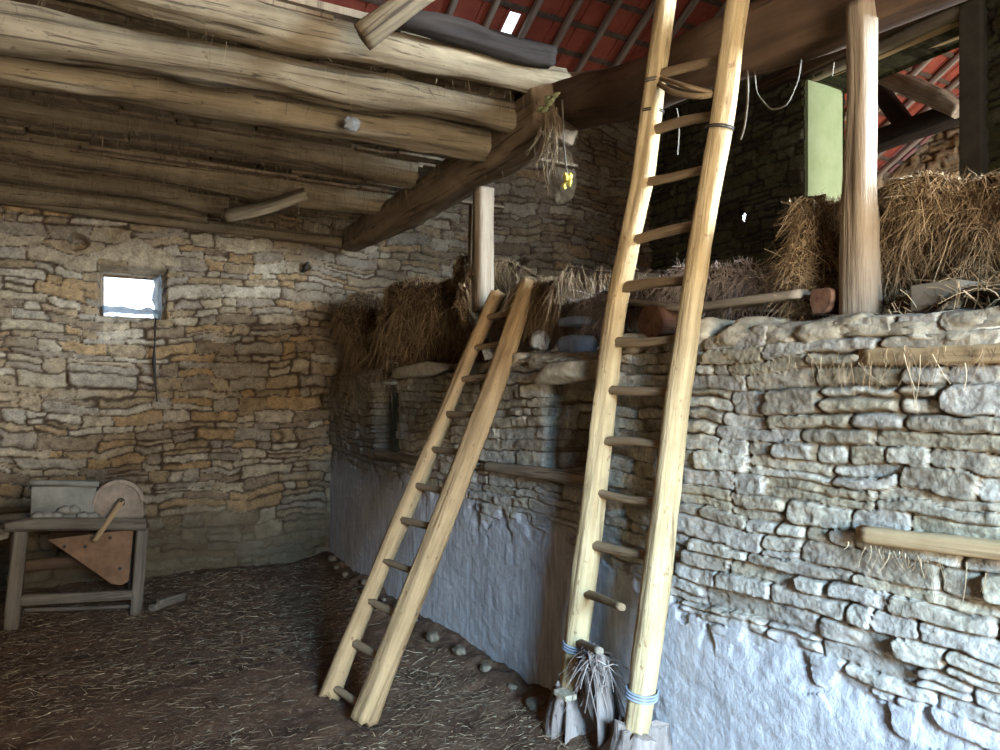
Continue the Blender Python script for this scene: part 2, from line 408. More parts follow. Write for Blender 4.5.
# ------------------------------------------------------------------ stone wall relief
def masonry(U, V, seed, hmin, hmax, lmin, lmax, warp=.05, jw=.016, amp=.028, rag=1.0):
    rg = np.random.default_rng(seed)
    Wv = V + warp * fbm(U * .8, V * .8, 0, seed, 2) + rag * (.016 * fbm(U * 4.5, V * 4.5, 0, seed + 3, 3) + .006 * fbm(U * 16, V * 16, 0, seed + 4, 2)) + 1.0
    hs = []
    while sum(hs) < V.max() + 2.4: hs.append(hmin + (hmax - hmin) * rg.random() ** 1.3)
    B = np.r_[0, np.cumsum(hs)]
    k = np.clip(np.searchsorted(B, Wv, side='right') - 1, 0, len(hs) - 1)
    Uw = U + rag * (.022 * fbm(U * 5 + 9, V * 7, 0, seed + 7, 3) + .008 * fbm(U * 16, V * 16, 0, seed + 8, 2)) + 3.0
    du = np.zeros(U.shape); dv = np.zeros(U.shape); sid = np.zeros(U.shape); cu = np.zeros(U.shape); cv = np.zeros(U.shape); r2 = np.zeros(U.shape)
    umax = U.max() + 5
    for row in np.unique(k):
        ms = k == row
        js = [0.0]; hrow = hs[row]
        while js[-1] < umax + 1: js.append(js[-1] + (lmin + (lmax - lmin) * rg.random() ** 1.5) * (.75 + .5 * hrow / hmax))
        J = np.array(js); u = Uw[ms]; w = Wv[ms]
        j = np.clip(np.searchsorted(J, u, side='right') - 1, 0, len(J) - 2)
        lo = np.full(j.shape, B[row]); hi = np.full(j.shape, B[row + 1])
        idj = j.astype(float)
        sp = (h1(j, seed + 11, row) < .3) & (hrow > hmin + .35 * (hmax - hmin))     # some stones lie two high
        fr = B[row] + hrow * (.35 + .3 * h1(j, seed + 12, row)); up = w > fr
        hi = np.where(sp & ~up, fr, hi); lo = np.where(sp & up, fr, lo); idj = idj + np.where(sp & up, .5, 0)
        du[ms] = np.minimum(u - J[j], J[j + 1] - u); dv[ms] = np.minimum(w - lo, hi - w)
        q = (idj * 2).astype(int)
        sid[ms] = h1(q, seed + 21, row); r2[ms] = h1(q, seed + 22, row)
        cu[ms] = (u - (J[j] + J[j + 1]) / 2); cv[ms] = (w - (lo + hi) / 2)
    kk = 140.0
    d = -np.log(np.exp(-kk * np.clip(du, 0, .4)) + np.exp(-kk * np.clip(dv, 0, .4))) / kk
    jl = jw * (.4 + 1.5 * (vn(U * 5, V * 5, 0, seed + 41) * .5 + .5) ** 1.5)
    prof = sst(0, 1, np.clip((d + .002) / jl, 0, 1)) ** .7
    rx, ry = (h1((sid * 9973).astype(int), seed + 51) - .5), (h1((r2 * 9973).astype(int), seed + 52) - .5)
    chip = np.abs(fbm(U * 5 + sid * 40, V * 12 + r2 * 30, 0, seed + 61, 4))
    hgt = prof * (amp * (.45 + 1.0 * r2) + rx * cu * .14 + ry * cv * .22 - .008 * chip) + .003 * fbm(U * 26, V * 30, 0, seed + 63, 4, .65)
    joint = 1 - sst(.35, .8, prof)
    return hgt, sid, joint

def relief_wall(name, us, vs, place, height, mat, holes=None, top=None, cap=None):
    """us, vs 1-D coordinates; height(U, V) -> relief, attributes; place(U, V, h) -> xyz."""
    U, V = np.meshgrid(us, vs, indexing='ij')
    Vt = V if top is None else V / vs.max() * top(U)
    h, at = height(U, Vt)
    P = place(U, Vt, h)
    if cap:
        ex = [place(U[:, -1], Vt[:, -1] + .012 * k_, h[:, -1] - cap * k_ / 6) for k_ in range(1, 7)]
        P = np.concatenate([P] + [e[:, None, :] for e in ex], 1)
        at = {k_: np.concatenate([a] + [a[:, -1:]] * 6, 1) for k_, a in at.items()}
    nu, nv = P.shape[:2]
    Fq = grid_faces(nu, nv)
    if holes is not None:
        hm = holes(U, Vt)
        if cap: hm = np.concatenate([hm] + [hm[:, -1:] * 0] * 6, 1)
        hm = hm.ravel(); Fq = Fq[~hm[Fq].all(axis=1)]
    me = mesh_np(name, P.reshape(-1, 3), Fq, mat, {k_: a.ravel() for k_, a in at.items()})
    o = link(name, me); o['kind'] = 'structure'; return o

# ---- floor (earth, littered)
xs = np.concatenate([np.arange(-3.6, -1.2, .12), np.arange(-1.2, 2.2, .022)]); ys = np.concatenate([np.arange(-1.7, 1.6, .12), np.arange(1.6, 7.72, .025)])
def floor_z(X, Y):
    return .025 * fbm(X * 1.1, Y * 1.1, 0, 5, 3) + .012 * fbm(X * 6, Y * 6, 0, 6, 3) + .06 * sst(1.72, 2.1, X) * (1 + .6 * fbm(X * 5, Y * 5, 0, 8, 3)) + .10 * np.exp(-(((X - 2.05) / .28) ** 2 + ((Y - 2.75) / .5) ** 2)) - .03
X_, Y_ = np.meshgrid(xs, ys, indexing='ij')
fo = link('floor', mesh_np('floor', np.stack([X_, Y_, floor_z(X_, Y_)], 2).reshape(-1, 3), grid_faces(len(xs), len(ys)), M['earth'])); fo['kind'] = 'structure'

# ---- wall_right: the low dividing wall under the hay loft (face at X = 2.12)
WX = 2.12
us = [.3]
while us[-1] < 7.64: us.append(us[-1] + min(.018, max(.006, us[-1] * .0034)))
us = np.array(us); vs = np.linspace(-.05, 1.0, 230)
def top_r(U):
    return 1.84 + .022 * vn(U * 2.6, 3, 0, 77) + .010 * fbm(U * 7, 1, 0, 9, 3) - .03 * sst(2.2, 2.6, U) * sst(3.6, 3.0, U)
def hatch(U, V, y0, y1, z0, z1, e=.012):
    wob = .012 * fbm(U * 9, V * 9, 0, 88, 2)
    return sst(-e, e, np.minimum(np.minimum(U - y0, y1 - U), np.minimum(V - z0, z1 - V)) + wob)
def h_right(U, V):
    h, sid, jt = masonry(U, V, 21, .042, .105, .10, .48, .06, .010, .034, .8)
    zb = .70 + .28 * sst(2.5, 3.6, U) - .04 * sst(2.2, 1.2, U) + .07 * fbm(U * 2.2, 2, 0, 15, 4) + .05 * fbm(U * 9, V * 4, 0, 16, 3)
    pl = sst(.05, -.03, V - zb)
    hp = .030 + .008 * fbm(U * 1.0, V * 1.8, 0, 17, 3) + .0026 * fbm(U * 16, V * 24, 0, 18, 3)
    h = h * (1 - pl) + hp * pl
    # render crumbling at its upper edge
    h = h - .02 * pl * sst(-.16, .02, V - zb) * (vn(U * 14, V * 14, 0, 19) > .1)
    h = h + .02 * fbm(U * .9, V * 1.1, 0, 20, 2)
    # smeared mortar between the stones just above the render
    sm = sst(.55, .0, V - zb) * sst(-.02, .03, V - zb) * .55 * (vn(U * 3, V * 3, 0, 23) * .5 + .5)
    h1_ = hatch(U, V, 5.58, 6.18, 1.10, 1.74); h2_ = hatch(U, V, 2.86, 3.40, 1.22, 1.74)
    hb, sb, jb = masonry(U + 7, V, 33, .1, .2, .15, .3, .02, .02, .03)
    low = sst(1.45, 1.38, V)
    h = h * (1 - h2_) + h2_ * (-.16 - .22 * low + hb * (1 - low))
    sid = np.where(h2_ > .5, sb, sid); jt = np.where(h2_ > .5, jb, jt)
    h = h * (1 - h1_) - .11 * h1_
    return h, {'shade_stain': .85 * sst(5.2, 6.1, U + .5 * fbm(U * 2, V * 2, 0, 58, 3)) * sst(.75, 1.1, V), 'sid': sid, 'joint': jt * (1 - pl), 'plas': np.clip(pl + sm * (1 - h2_), 0, 1)}  # shade near the far corner is painted into the stone colour
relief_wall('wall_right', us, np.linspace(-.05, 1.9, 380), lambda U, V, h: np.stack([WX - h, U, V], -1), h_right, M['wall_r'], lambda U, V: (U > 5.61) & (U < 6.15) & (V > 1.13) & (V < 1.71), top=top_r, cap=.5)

# ---- wall_back: tall rubble wall (face at Y = 7.65), runs on behind the loft
WY = 7.65
bw = (-.26, .36, 2.46, 2.92)                          # window opening in X and Z, set below from the photograph
p0 = onY(100, 268, WY); p1 = onY(165, 318, WY); bw = (p0[0], p1[0], p1[2], p0[2] + .02)
us_b = np.concatenate([np.arange(-3.6, -1.1, .1), np.arange(-1.1, 6.42, .0135)])
def h_back(U, V):
    h, sid, jt = masonry(U, V, 5, .06, .15, .12, .50, .10, .018, .05, 1.5)
    h = h + .03 * fbm(U * .8, V * .8, 0, 44, 2)
    for px, py, r in ((280, 436, .07), (305, 267, .05), (78, 243, .09), (530, 250, .05), (704, 300, .05), (523, 262, .06)):
        c = onY(px, py, WY); q = np.hypot((U - c[0]), (V - c[2]) * 1.1) + .02 * vn(U * 20, V * 20, 0, 3)
        h = h - .16 * sst(r, r * .6, q)
    # broad lintel stone over the window
    a, b = onY(88, 236, WY), onY(182, 268, WY)
    ll = sst(0, .02, np.minimum(np.minimum(U - a[0], b[0] - U), np.minimum(V - b[2], (a[2] + .03 - 1.0 * np.abs(U - (a[0] + b[0]) / 2) * .45) - V)) + .012 * vn(U * 9, V * 9, 0, 2))
    h = h * (1 - ll) + ll * (.045 + .012 * fbm(U * 6, V * 6, 0, 4, 4)); jt = jt * (1 - ll); sid = np.where(ll > .5, .27, sid)
    w = sst(-.012, .012, np.minimum(np.minimum(U - bw[0], bw[1] - U), np.minimum(V - bw[2], bw[3] - V)) + .012 * fbm(U * 9, V * 9, 0, 12, 2))
    h = h * (1 - w) - .45 * w
    pl = sst(.62, .3, V + .2 * fbm(U * 3, V * 3, 0, 51, 3)) * .55
    h = h * (1 - .4 * pl) + .02 * pl
    return h, {'sid': sid, 'joint': jt * (1 - .6 * pl), 'plas': pl, 'shade_stain': np.maximum(sst(1.15, .25, V + .35 * fbm(U * 1.3, V * 1.6, 0, 53, 4)), .75 * sst(1.9, 3.4, U + .9 * fbm(U * .9, V * 1.2, 0, 57, 4)))}  # shade painted into the wall base; also browner towards the loft side
def hole_b(U, V): return (U > bw[0] + .03) & (U < bw[1] - .03) & (V > bw[2] + .03) & (V < bw[3] - .03)
relief_wall('wall_back', us_b, np.arange(-.06, 5.6, .0135), lambda U, V, h: np.stack([U, WY - h, V], -1), h_back, M['wall_b'], hole_b)
# outer skin of the back wall, closing the room to daylight round the window
boxes('wall_back_outer', [((-3.6, 8.1, -.1), (bw[0] - .02, 8.14, 5.6)), ((bw[1] + .02, 8.1, -.1), (6.4, 8.14, 5.6)), ((bw[0] - .02, 8.1, -.1), (bw[1] + .02, 8.14, bw[2] - .02)), ((bw[0] - .02, 8.1, bw[3] + .02), (bw[1] + .02, 8.14, 5.6))], M['wall_b'])['kind'] = 'structure'

# ---- wall_loft: dark cross wall on the far side of the loft (face at X = 6.4) with an opening to the next bay
WL = 6.4
oy0, oy1, oz0, oz1 = 3.60, 5.18, 2.9, 4.87
hc = onX(745, 217, WL)
def h_loft(U, V):
    h, sid, jt = masonry(U, V, 61, .07, .15, .12, .45, .07, .022, .05)
    h = h + .05 * fbm(U * .9, V * .9, 0, 64, 2)
    e = np.minimum(np.minimum(U - oy0, oy1 - U), np.minimum(V - oz0, oz1 - V))
    e = np.maximum(e, np.minimum(np.minimum(U + 1.0, .1 - U), np.minimum(V - 2.75, 3.95 - V))); w = sst(-.012, .012, e)
    q = np.hypot(U - hc[1], V - hc[2]); hole = sst(.095, .07, q)
    h = h * (1 - w) - .5 * w; h = h * (1 - hole) - .03 * hole
    return h, {'sid': sid, 'joint': jt, 'plas': 0 * h}
def hole_l(U, V): return ((U > oy0 + .03) & (U < oy1 - .03) & (V > oz0 + .03) & (V < oz1 - .03)) | (np.hypot(U - hc[1], V - hc[2]) < .075) | ((U > -.97) & (U < .07) & (V > 2.78) & (V < 3.92))
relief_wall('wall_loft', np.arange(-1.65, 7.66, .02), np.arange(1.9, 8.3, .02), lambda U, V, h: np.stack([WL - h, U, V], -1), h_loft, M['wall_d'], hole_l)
oc = (hc[1] + .5 * ray(745, 217)[1] / ray(745, 217)[0], hc[2] + .5 * ray(745, 217)[2] / ray(745, 217)[0])   # the gap leads slantwise through the wall
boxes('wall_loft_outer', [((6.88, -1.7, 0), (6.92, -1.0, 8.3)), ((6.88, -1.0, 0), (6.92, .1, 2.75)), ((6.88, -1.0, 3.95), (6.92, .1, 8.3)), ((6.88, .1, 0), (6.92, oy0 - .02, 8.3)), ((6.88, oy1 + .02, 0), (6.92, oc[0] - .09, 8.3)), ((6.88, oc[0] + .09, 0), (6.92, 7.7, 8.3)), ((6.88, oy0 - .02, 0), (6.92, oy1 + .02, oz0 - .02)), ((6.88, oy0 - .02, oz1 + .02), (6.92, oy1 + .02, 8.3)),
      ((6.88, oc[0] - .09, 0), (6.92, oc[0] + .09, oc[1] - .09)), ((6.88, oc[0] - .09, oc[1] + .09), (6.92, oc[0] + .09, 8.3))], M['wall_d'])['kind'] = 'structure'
boxes('trim_1', [((6.36, oy1 - .03, oz0), (6.9, oy1 + .02, oz1))], M['plasterg'])['kind'] = 'structure'
p = onX(968, 60, 6.33)
boxes('trim_2', [((6.31, oy0 - .17, 2.6), (6.5, oy0 + .02, oz1 + .03))], M['plasterd'], bevel=.02)['kind'] = 'structure'

# ---- next bay: its back wall, far gable wall and floor
def h_gable(U, V):
    h, sid, jt = masonry(U, V, 71, .09, .17, .15, .5, .07, .025, .06)
    return h, {'sid': sid, 'joint': jt, 'plas': 0 * h}
relief_wall('wall_gable', np.arange(2.0, 7.7, .035), np.arange(2.0, 8.3, .035), lambda U, V, h: np.stack([11.3 - h, U, np.minimum(V, 5.3 + .565 * (7.65 - U) - .12)], -1), h_gable, M['wall_b'])
ob = ray(745, 217); q = 7.65 / ob[1]; hx, hz = ob[0] * q, EYE + ob[2] * q
boxes('wall_bay', [((6.4, 7.65, 0), (hx - .25, 8.1, 5.6)), ((hx + .8, 7.65, 0), (11.4, 8.1, 5.6)), ((hx - .25, 7.65, 0), (hx + .8, 8.1, hz - .25)), ((hx - .25, 7.65, hz + .5), (hx + .8, 8.1, 5.6)), ((11.36, -1.7, 0), (11.5, 8.1, 5.2)), ((6.9, -1.75, 3.9), (11.4, -1.6, 5.6))], M['wall_b'])['kind'] = 'structure'
boxes('floor_bay', [((6.9, -1.7, -.06), (11.4, 7.7, 0))], M['earth'])['kind'] = 'structure'

# ---- unseen sides: left wall, front wall with door and hay door
boxes('wall_left', [((-3.7, -1.8, -.1), (-3.5, 8.1, 7.0))], M['wall_b'])['kind'] = 'structure'
boxes('wall_front', [((-3.6, -2.0, -.1), (.1, -1.65, 5.6)), ((1.6, -2.0, -.1), (4.6, -1.65, 5.6)), ((.1, -2.0, 2.5), (1.6, -1.65, 5.6)), ((4.6, -2.0, -.1), (5.8, -1.65, 2.5)), ((4.6, -2.0, 4.1), (5.8, -1.65, 5.6)), ((5.8, -2.0, -.1), (6.9, -1.65, 5.6))], M['wall_b'])['kind'] = 'structure'

# ---- roof
EZ, TN = 5.3, .565
def roof_z(y): return EZ + TN * (7.65 - np.abs(np.asarray(y) - 3.0) - 3.0)
def build_roof():
    V, Fs, mi = [], [], []
    def addbox(x0, x1, ya, za, yb, zb, th, m_):
        n = len(V)
        for x in (x0, x1):
            for (y, z) in ((ya, za), (yb, zb), (yb, zb + th), (ya, za + th)): V.append((x, y, z))
        for q in ((0, 1, 2, 3), (7, 6, 5, 4), (0, 4, 5, 1), (1, 5, 6, 2), (2, 6, 7, 3), (3, 7, 4, 0)): Fs.append(tuple(n + i for i in q)); mi.append(m_)
    rg = random.Random(3)
    xw, yl = .29, .30
    gap = (4.0, 6.95)
    nx = int(15.6 / xw); ny = int(5.1 / yl)
    for i in range(nx):
        for j in range(ny):
            x0 = -3.7 + i * xw; y1 = 8.1 - j * yl; y0 = y1 - yl
            if x0 < gap[0] < x0 + xw and y0 < gap[1] < y1: x0 += .15
            for sgn in ((1,) if x0 > 1 or True else (1,)):
                z1 = float(EZ + TN * (7.65 - y1)); z0 = float(EZ + TN * (7.65 - y0))
                t = rg.uniform(-.006, .006)
                addbox(x0 + .004, x0 + xw * .52, y1, z1 + .03 + t, y0 - .05, z0 + .06 + t, .014, 0)
                addbox(x0 + xw * .5, x0 + xw - .002, y1, z1 + .045 + t, y0 - .05, z0 + .075 + t, .014, 0)
                addbox(x0 + xw * .93, x0 + xw + .02, y1, z1 + .028 + t, y0 - .05, z0 + .058 + t, .05, 0)
    for j in range(ny + 1):                                   # battens
        y = 8.05 - j * yl; z = EZ + TN * (7.65 - y)
        addbox(-3.7, 11.9, y, z + .0, y - .035, z + .02, .03, 1)
    # the slope facing the yard, not in view
    addbox(-3.7, 11.9, 3.0, EZ + TN * 4.65 + .1, -2.1, EZ + TN * 4.65 + .1 - TN * 5.1, .06, 0)
    me = mesh_py('roof', V, Fs, [M['tile'], M['batten']]); me.polygons.foreach_set('material_index', mi); me.update()
    o = link('roof', me); o['kind'] = 'structure'
build_roof()
k = 0
for i in range(20):
    x = 2.75 + i * .44
    if 6.3 < x < 6.95: continue
    ya, yb = 7.75, 3.05
    a = (x, ya, EZ + TN * (7.65 - ya) - .05); b = (x + .02 * math.sin(i * 3), yb, EZ + TN * (7.65 - yb) - .05)
    r = timber('roof_rafter', [a, b], .030, M['rafter'], sq=7, asp=1.35, amp=.003, seed=100 + i, step=.2)
    if x < 6.5: tag(r, 'grey sawn rafter under the red roof tiles above the tall ladder', 'rafter', 'rafters above the tall ladder')
    else: tag(r, 'sawn rafter under the red tiles seen through the loft opening', 'rafter', 'rafters beyond the loft opening')

# ------------------------------------------------------------------ main beams and posts
bA = timber('support_beam', [onX(345, 262 - 18, 2.35), onX(440, 190, 2.33), onX(556, 112, 2.30)], [.12, .14, .15], M['beam'], sq=4, amp=.02, seed=3, knots=.02)
tag(bA, 'long dark brown beam under the log ends, reaching the back wall behind the slim post', 'beam')
bB = timber('support_beam', [onX(541, 112, 2.42), onX(640, 86, 2.40), onX(760, 40, 2.36), onX(905, -24, 2.34), (2.32, -1.6, 3.05)], [.115, .118, .125, .13, .13], M['beam_dark'], sq=4, amp=.026, seed=8, knots=.02)
tag(bB, 'dark rough beam that the tall ladder leans on, running over the thick post', 'beam')
pm = timber('post', [onX(483, 312, 2.27), onX(483.5, 189, 2.27)], [.062, .058], M['post'], sq=5, amp=.005, seed=12, nseg=20)
tag(pm, 'slim squared upright post standing in the hay behind the short ladder', 'post')
pc = timber('post', [onX(471, 300, 2.36), onX(474, 205, 2.36)], [.03, .03], M['beam'], sq=5, amp=.004, seed=13)
pc.name = 'prop_stick'; tag(pc, 'thin dark prop stick standing just behind the slim squared post', 'stick')
a = onX(861, 316, 2.26)
pr = timber('post', [a, onX(860, 250, 2.25), onX(859, 180, 2.24), onX(861, 90, 2.24), onX(861, 4, 2.24)], [.058, .054, .046, .042, .042], M['post'], sq=3, amp=.006, seed=15, nseg=24, step=.02, knots=.01)
tag(pr, 'thick pale weathered post in front of the tall haystack', 'post')

# ------------------------------------------------------------------ ceiling over the barn floor and its logs
def build_ceiling():
    rg = random.Random(7); V, Fs = [], []
    x = -3.5
    while x < 2.42:
        w = rg.uniform(.14, .3); y0 = 3.74 + rg.uniform(0, .06)
        for (ya, yb) in ((y0, 5.6 + rg.uniform(-.3, .3)), (5.65, 7.66)):
            z = 3.545 + rg.uniform(-.012, .012) - .012 * (x < 0)
            v, f = box_vf((x + rg.uniform(.004, .022), ya, z), (x + w, yb, z + .03)); n = len(V); V += v; Fs += [tuple(i + n for i in q) for q in f]
        x += w
    for y in np.arange(3.62, 7.6, .085):                      # laths wedged between the logs
        x = -3.5
        while x < 2.0:
            L_ = rg.uniform(.4, 1.6)
            if rg.random() < .66:
                z = 3.45 + rg.uniform(-.02, .04); w = rg.uniform(.05, .085)
                v, f = box_vf((x, y, z), (x + L_ - .03, y + w, z + .02)); n = len(V); V += v; Fs += [tuple(i + n for i in q) for q in f]
            x += L_
    v, f = box_vf((-3.5, 3.8, 3.62), (2.3, 7.66, 3.66)); n = len(V); V += v; Fs += [tuple(i + n for i in q) for q in f]
    o = link('ceiling', mesh_py('ceiling', V, Fs, M['board'])); o['kind'] = 'structure'
build_ceiling()
LOGS = [  # pixel track (x, y) of the centre line, pixel thickness, label
    ([(0, -46), (120, -8), (300, 38), (420, 60), (560, 84)], 33, 'outermost ceiling log at the open edge under the red roof'),
    ([(0, 24), (150, 50), (300, 81), (420, 100), (527, 121)], 33, 'thick straight ceiling log, second from the red roof'),
    ([(0, 62), (130, 84), (300, 113), (410, 131), (499, 147)], 36, 'knotty ceiling log with a grey rag caught on it'),
    ([(0, 96), (150, 119), (300, 148), (412, 174)], 30, 'ceiling log with dark worm-eaten streaks, ending at a dark gap in the boards'),
    ([(0, 134), (130, 157), (250, 181), (330, 196), (415, 208)], 27, 'long thin ceiling log just above the broken board'),
    ([(0, 163), (120, 182), (228, 202)], 24, 'short ceiling log stopping beside the broken board'),
    ([(0, 186), (110, 200), (205, 212)], 18, 'lowest ceiling log lying along the top of the window wall')]
lz = [3.41, 3.41, 3.41, 3.40, 3.39, 3.38, 3.36]
for i, (tr, th, lab) in enumerate(LOGS):
    pts = []
    xe, ye = tr[-1]
    if i < 3:
        e = onX(xe, ye, 2.28 if i else 2.38)
    else:
        e = onZ(xe, ye, lz[i])
    Ye = e[1]
    lft = onY(tr[0][0], tr[0][1], Ye + .06)
    pts.append((lft[0] - 2.2, lft[1] + .1, lft[2] - .03))
    for j, (x, y) in enumerate(tr):
        f = j / (len(tr) - 1); pts.append(onY(x, y, Ye + .06 * (1 - f)))
    dep = Ye / ray(250, 100)[1]
    r = th / 2 / F * dep * 1.12
    lg = timber('ceiling_log', pts, [r * (1.06 - .03 * k_) for k_ in range(len(pts))], M['log'], sq=2.6, amp=.022, seed=40 + i * 3, nseg=22, knots=.018, rough_end=.03)
    tag(lg, lab, 'log')
# stub of a sawn branch and rags
def tuft(name, c, r, mat, label, cat, seed=1):
    o = blob(name, c, r, mat, None, .45, seed, 14, 2.6); return tag(o, label, cat)
tuft('rag', onY(148, 84, 4.62), (.055, .03, .035), M['cloth'], 'grey-white rag caught on the ceiling logs', 'rag', 3)
tuft('cobweb_clump', onY(352, 124, 4.0), (.045, .02, .03), M['cloth'], 'dusty cobweb clump on the ceiling log under the diagonal brace', 'cobweb', 5)
b = timber('broken_board', [onY(226, 216, 6.1), onY(262, 208, 6.0), onY(306, 193, 5.9)], .09, M['log'], sq=7, asp=.42, amp=.008, seed=61, roll=.5)
tag(b, 'snapped pale board hanging slantwise under the ceiling logs', 'board')
b = timber('timber_offcut', [onX(536, 85, 2.50), onX(617, 79, 2.72)], [.075, .065], M['beam'], sq=5, asp=.8, amp=.01, seed=63)
tag(b, 'short brown timber end resting on the dark beam below the red tiles', 'timber')
b = timber('brace', [onY(362, 38, 3.35), onY(430, -14, 3.2)], .062, M['log'], sq=6, asp=.75, amp=.008, seed=65)
tag(b, 'short diagonal brace standing on the outermost ceiling log', 'brace')
b = timber('edge_board', [onY(398, 20, 3.52), onY(470, 33, 3.52), onY(552, 58, 3.52)], .058, M['black_wood'], sq=3, asp=.7, amp=.035, seed=66)  # near-black timber colour along the board edge
tag(b, 'dark board lying on the outermost ceiling log below the roof', 'board')
# wall plate on the back wall
b = timber('wall_plate', [(-3.4, 7.54, 3.31), (-.4, 7.53, 3.30), (2.2, 7.54, 3.24)], .055, M['log'], sq=4, amp=.015, seed=70)
tag(b, 'dark timber bedded along the head of the window wall under the logs', 'beam')

# ------------------------------------------------------------------ loft: floor, joists, planks
boxes('floor_loft', [((2.36 + .02 * math.sin(i * 7) + (.2 if i < 6 else 0), .2 + i * .31, 2.0), (6.45, .2 + i * .31 + .30, 2.03)) for i in range(24)], M['board'])['kind'] = 'structure'
boxes('wall_stable', [((2.62, .2, 0), (2.66, 5.45, 1.8)), ((2.62, 6.3, 0), (2.66, 7.6, 1.8))], M['wall_d'])['kind'] = 'structure'
b = timber('loft_edge_plank', [onX(612, 300, 2.30), onX(690, 309, 2.24), onX(806, 294, 2.24)], .045, M['old'], sq=6, asp=.35, amp=.006, seed=75)
tag(b, 'worn grey plank along the loft edge under the thin hay bed', 'plank')
for px, py, X, r, mt, lab, sd in ((650, 322, 2.16, .078, 'redlog', 'thick red-brown log end on the wall top between the tall ladder rails', 1), (820, 300, 2.2, .042, 'redlog', 'small pinkish log end beside the foot of the thick post', 2),
                                  (735, 322, 2.36, .05, 'black_wood', 'dark log end in the gap under the loft edge plank', 3), (590, 338, 2.34, .05, 'black_wood', 'dark log end behind the blue-grey block on the wall top', 4)):
    e = onX(px, py, X)
    b = timber('joist', [e, (X + 1.4, e[1], e[2] + .01)], r, M[mt], sq=2.2, amp=.006, seed=80 + sd, knots=.004); tag(b, lab, 'joist')
e = onX(933, 297, 2.2)
b = boxes('beam_end', [((2.2, e[1] - .075, e[2] - .042), (3.3, e[1] + .075, e[2] + .045))], M['concrete'], bevel=.008); tag(b, 'square-cut grey beam end sticking out under the tall haystack', 'beam')
blob_ = blob('bag', onX(541, 341, 2.24), (.05, .075, .06), M['white'], None, .28, 4, 16, 1.8); tag(blob_, 'crumpled white bag on the wall top behind the short ladder', 'bag')
for px, py, sx, lab, sd in ((578, 322, .07, 'flat blue-grey block, upper one of two on the wall top', 1), (578, 345, .065, 'blue-grey block resting on the wall top below another', 2)):
    e = onX(px, py, 2.28)
    b = blob('stone_block', e, (.09, sx * 1.2, .025 if sd == 1 else .05), M['bluestone'], None, .06, sd, 12, 2.0, 6); tag(b, lab, 'stone')
# planks let into the wall
def wall_plank(name, pa, pb, X, r, asp, mat, lab, seed, ext=0.0):
    a, b = Vector(onX(*pa, X)), Vector(onX(*pb, X)); b = b + (b - a).normalized() * ext
    o = timber(name, [a, (a + b) / 2, b], r, M[mat], sq=7, asp=asp, amp=.004, seed=seed); tag(o, lab, 'plank'); return o
wall_plank('wall_plank', (864, 356), (1000, 352), 2.10, .027, 1.0, 'plank', 'pale plank set in the stone wall just under the haystack', 90, .5)
wall_plank('wall_plank', (860, 533), (1000, 551), 2.065, .024, 1.0, 'plank', 'pale plank with straw under it, set halfway down the stone wall', 91, .5)
wall_plank('sill_plank', (487, 466), (598, 480), 2.08, .03, 1.0, 'post', 'grey sill plank below the hatch beside the tall ladder', 92)
wall_plank('sill_plank', (378, 454), (432, 463), 2.09, .032, 1.0, 'old', 'short brown sill plank below the dark hatch near the corner', 93)
for pa, pb, r_, lab, sd in (((548, 372), (604, 374), .055, 'pale lintel stone over the hatch beside the tall ladder', 1), ((402, 372), (452, 368), .055, 'pale block on the wall head beside the dark hatch near the corner', 2)):
    a, b = Vector(onX(*pa, 2.09)), Vector(onX(*pb, 2.09)); c = (a + b) / 2
    tag(rock('lintel_stone', c, (.1, (a - b).length / 2 + .05, r_), M['stone'], sd, 26, 6, .05), lab, 'stone')
# rough capping stones along the wall head
rg = random.Random(11)
caps = [(708, 333, 22, 13), (752, 330, 22, 13), (800, 335, 30, 15), (850, 330, 32, 16), (908, 328, 36, 15), (966, 328, 34, 15), (640, 345, 20, 11), (560, 360, 22, 9), (455, 380, 18, 10), (490, 372, 18, 9), (525, 362, 18, 9), (420, 378, 20, 11)]
names = ['capping stone beneath the loft edge plank, beside the tall ladder', 'capping stone under the middle of the loft edge plank', 'long flat capping stone below the small pinkish log end', 'rounded capping stone under the thick post', 'big pale capping stone below the square-cut beam end', 'pale capping stone under the haystack beyond the square beam end',
         'capping stone seen between the tall ladder rails', 'flat capping stone below the blue-grey blocks', 'capping stone behind the short ladder rails', 'capping stone just beyond the short ladder rails', 'capping stone below the crumpled white bag', 'rounded capping stone beneath the brown hay near the dark hatch']
for i, (px, py, w, h_) in enumerate(caps):
    e = onX(px, py, 2.2); s = 2.2 / ray(px, py)[0]
    ry = w / F * s * 1.5; rz = h_ / F * s
    tag(rock('capping_stone', (e[0] + .02, e[1], e[2] - .012), (.15, ry * .95, rz * 1.15), M['stone'], 20 + i, 28, 5, .09), names[i], 'stone', 'capping stones')

# ------------------------------------------------------------------ opening beyond the loft: lintels and truss
for i, (y, lab) in enumerate(((0, 'front lintel board over the loft opening'), (1, 'second lintel board behind the front one over the loft opening'), (2, 'third lintel board back over the loft opening'), (3, 'rearmost lintel board over the loft opening'))):
    x = 6.44 + i * .125
    tag(timber('lintel_board', [(x, 3.35, 4.91), (x, 5.45, 4.93)], .06, M['plank'] if i else M['old'], sq=8, asp=.8, amp=.006, seed=120 + i), lab, 'board')
tag(timber('lintel_beam', [(6.33, 3.3, 5.0), (6.33, 5.75, 5.0)], .075, M['beam_dark'], sq=5, asp=.9, amp=.012, seed=125), 'dark grey lintel beam on the face of the loft wall over the opening', 'beam')
TX = 8.9
tag(timber('tie_beam', [onX(838, 156, TX), onX(990, 100, TX)], .13, M['black_wood'], sq=6, amp=.01, seed=130), 'black tie beam of the roof truss beyond the loft opening', 'beam')
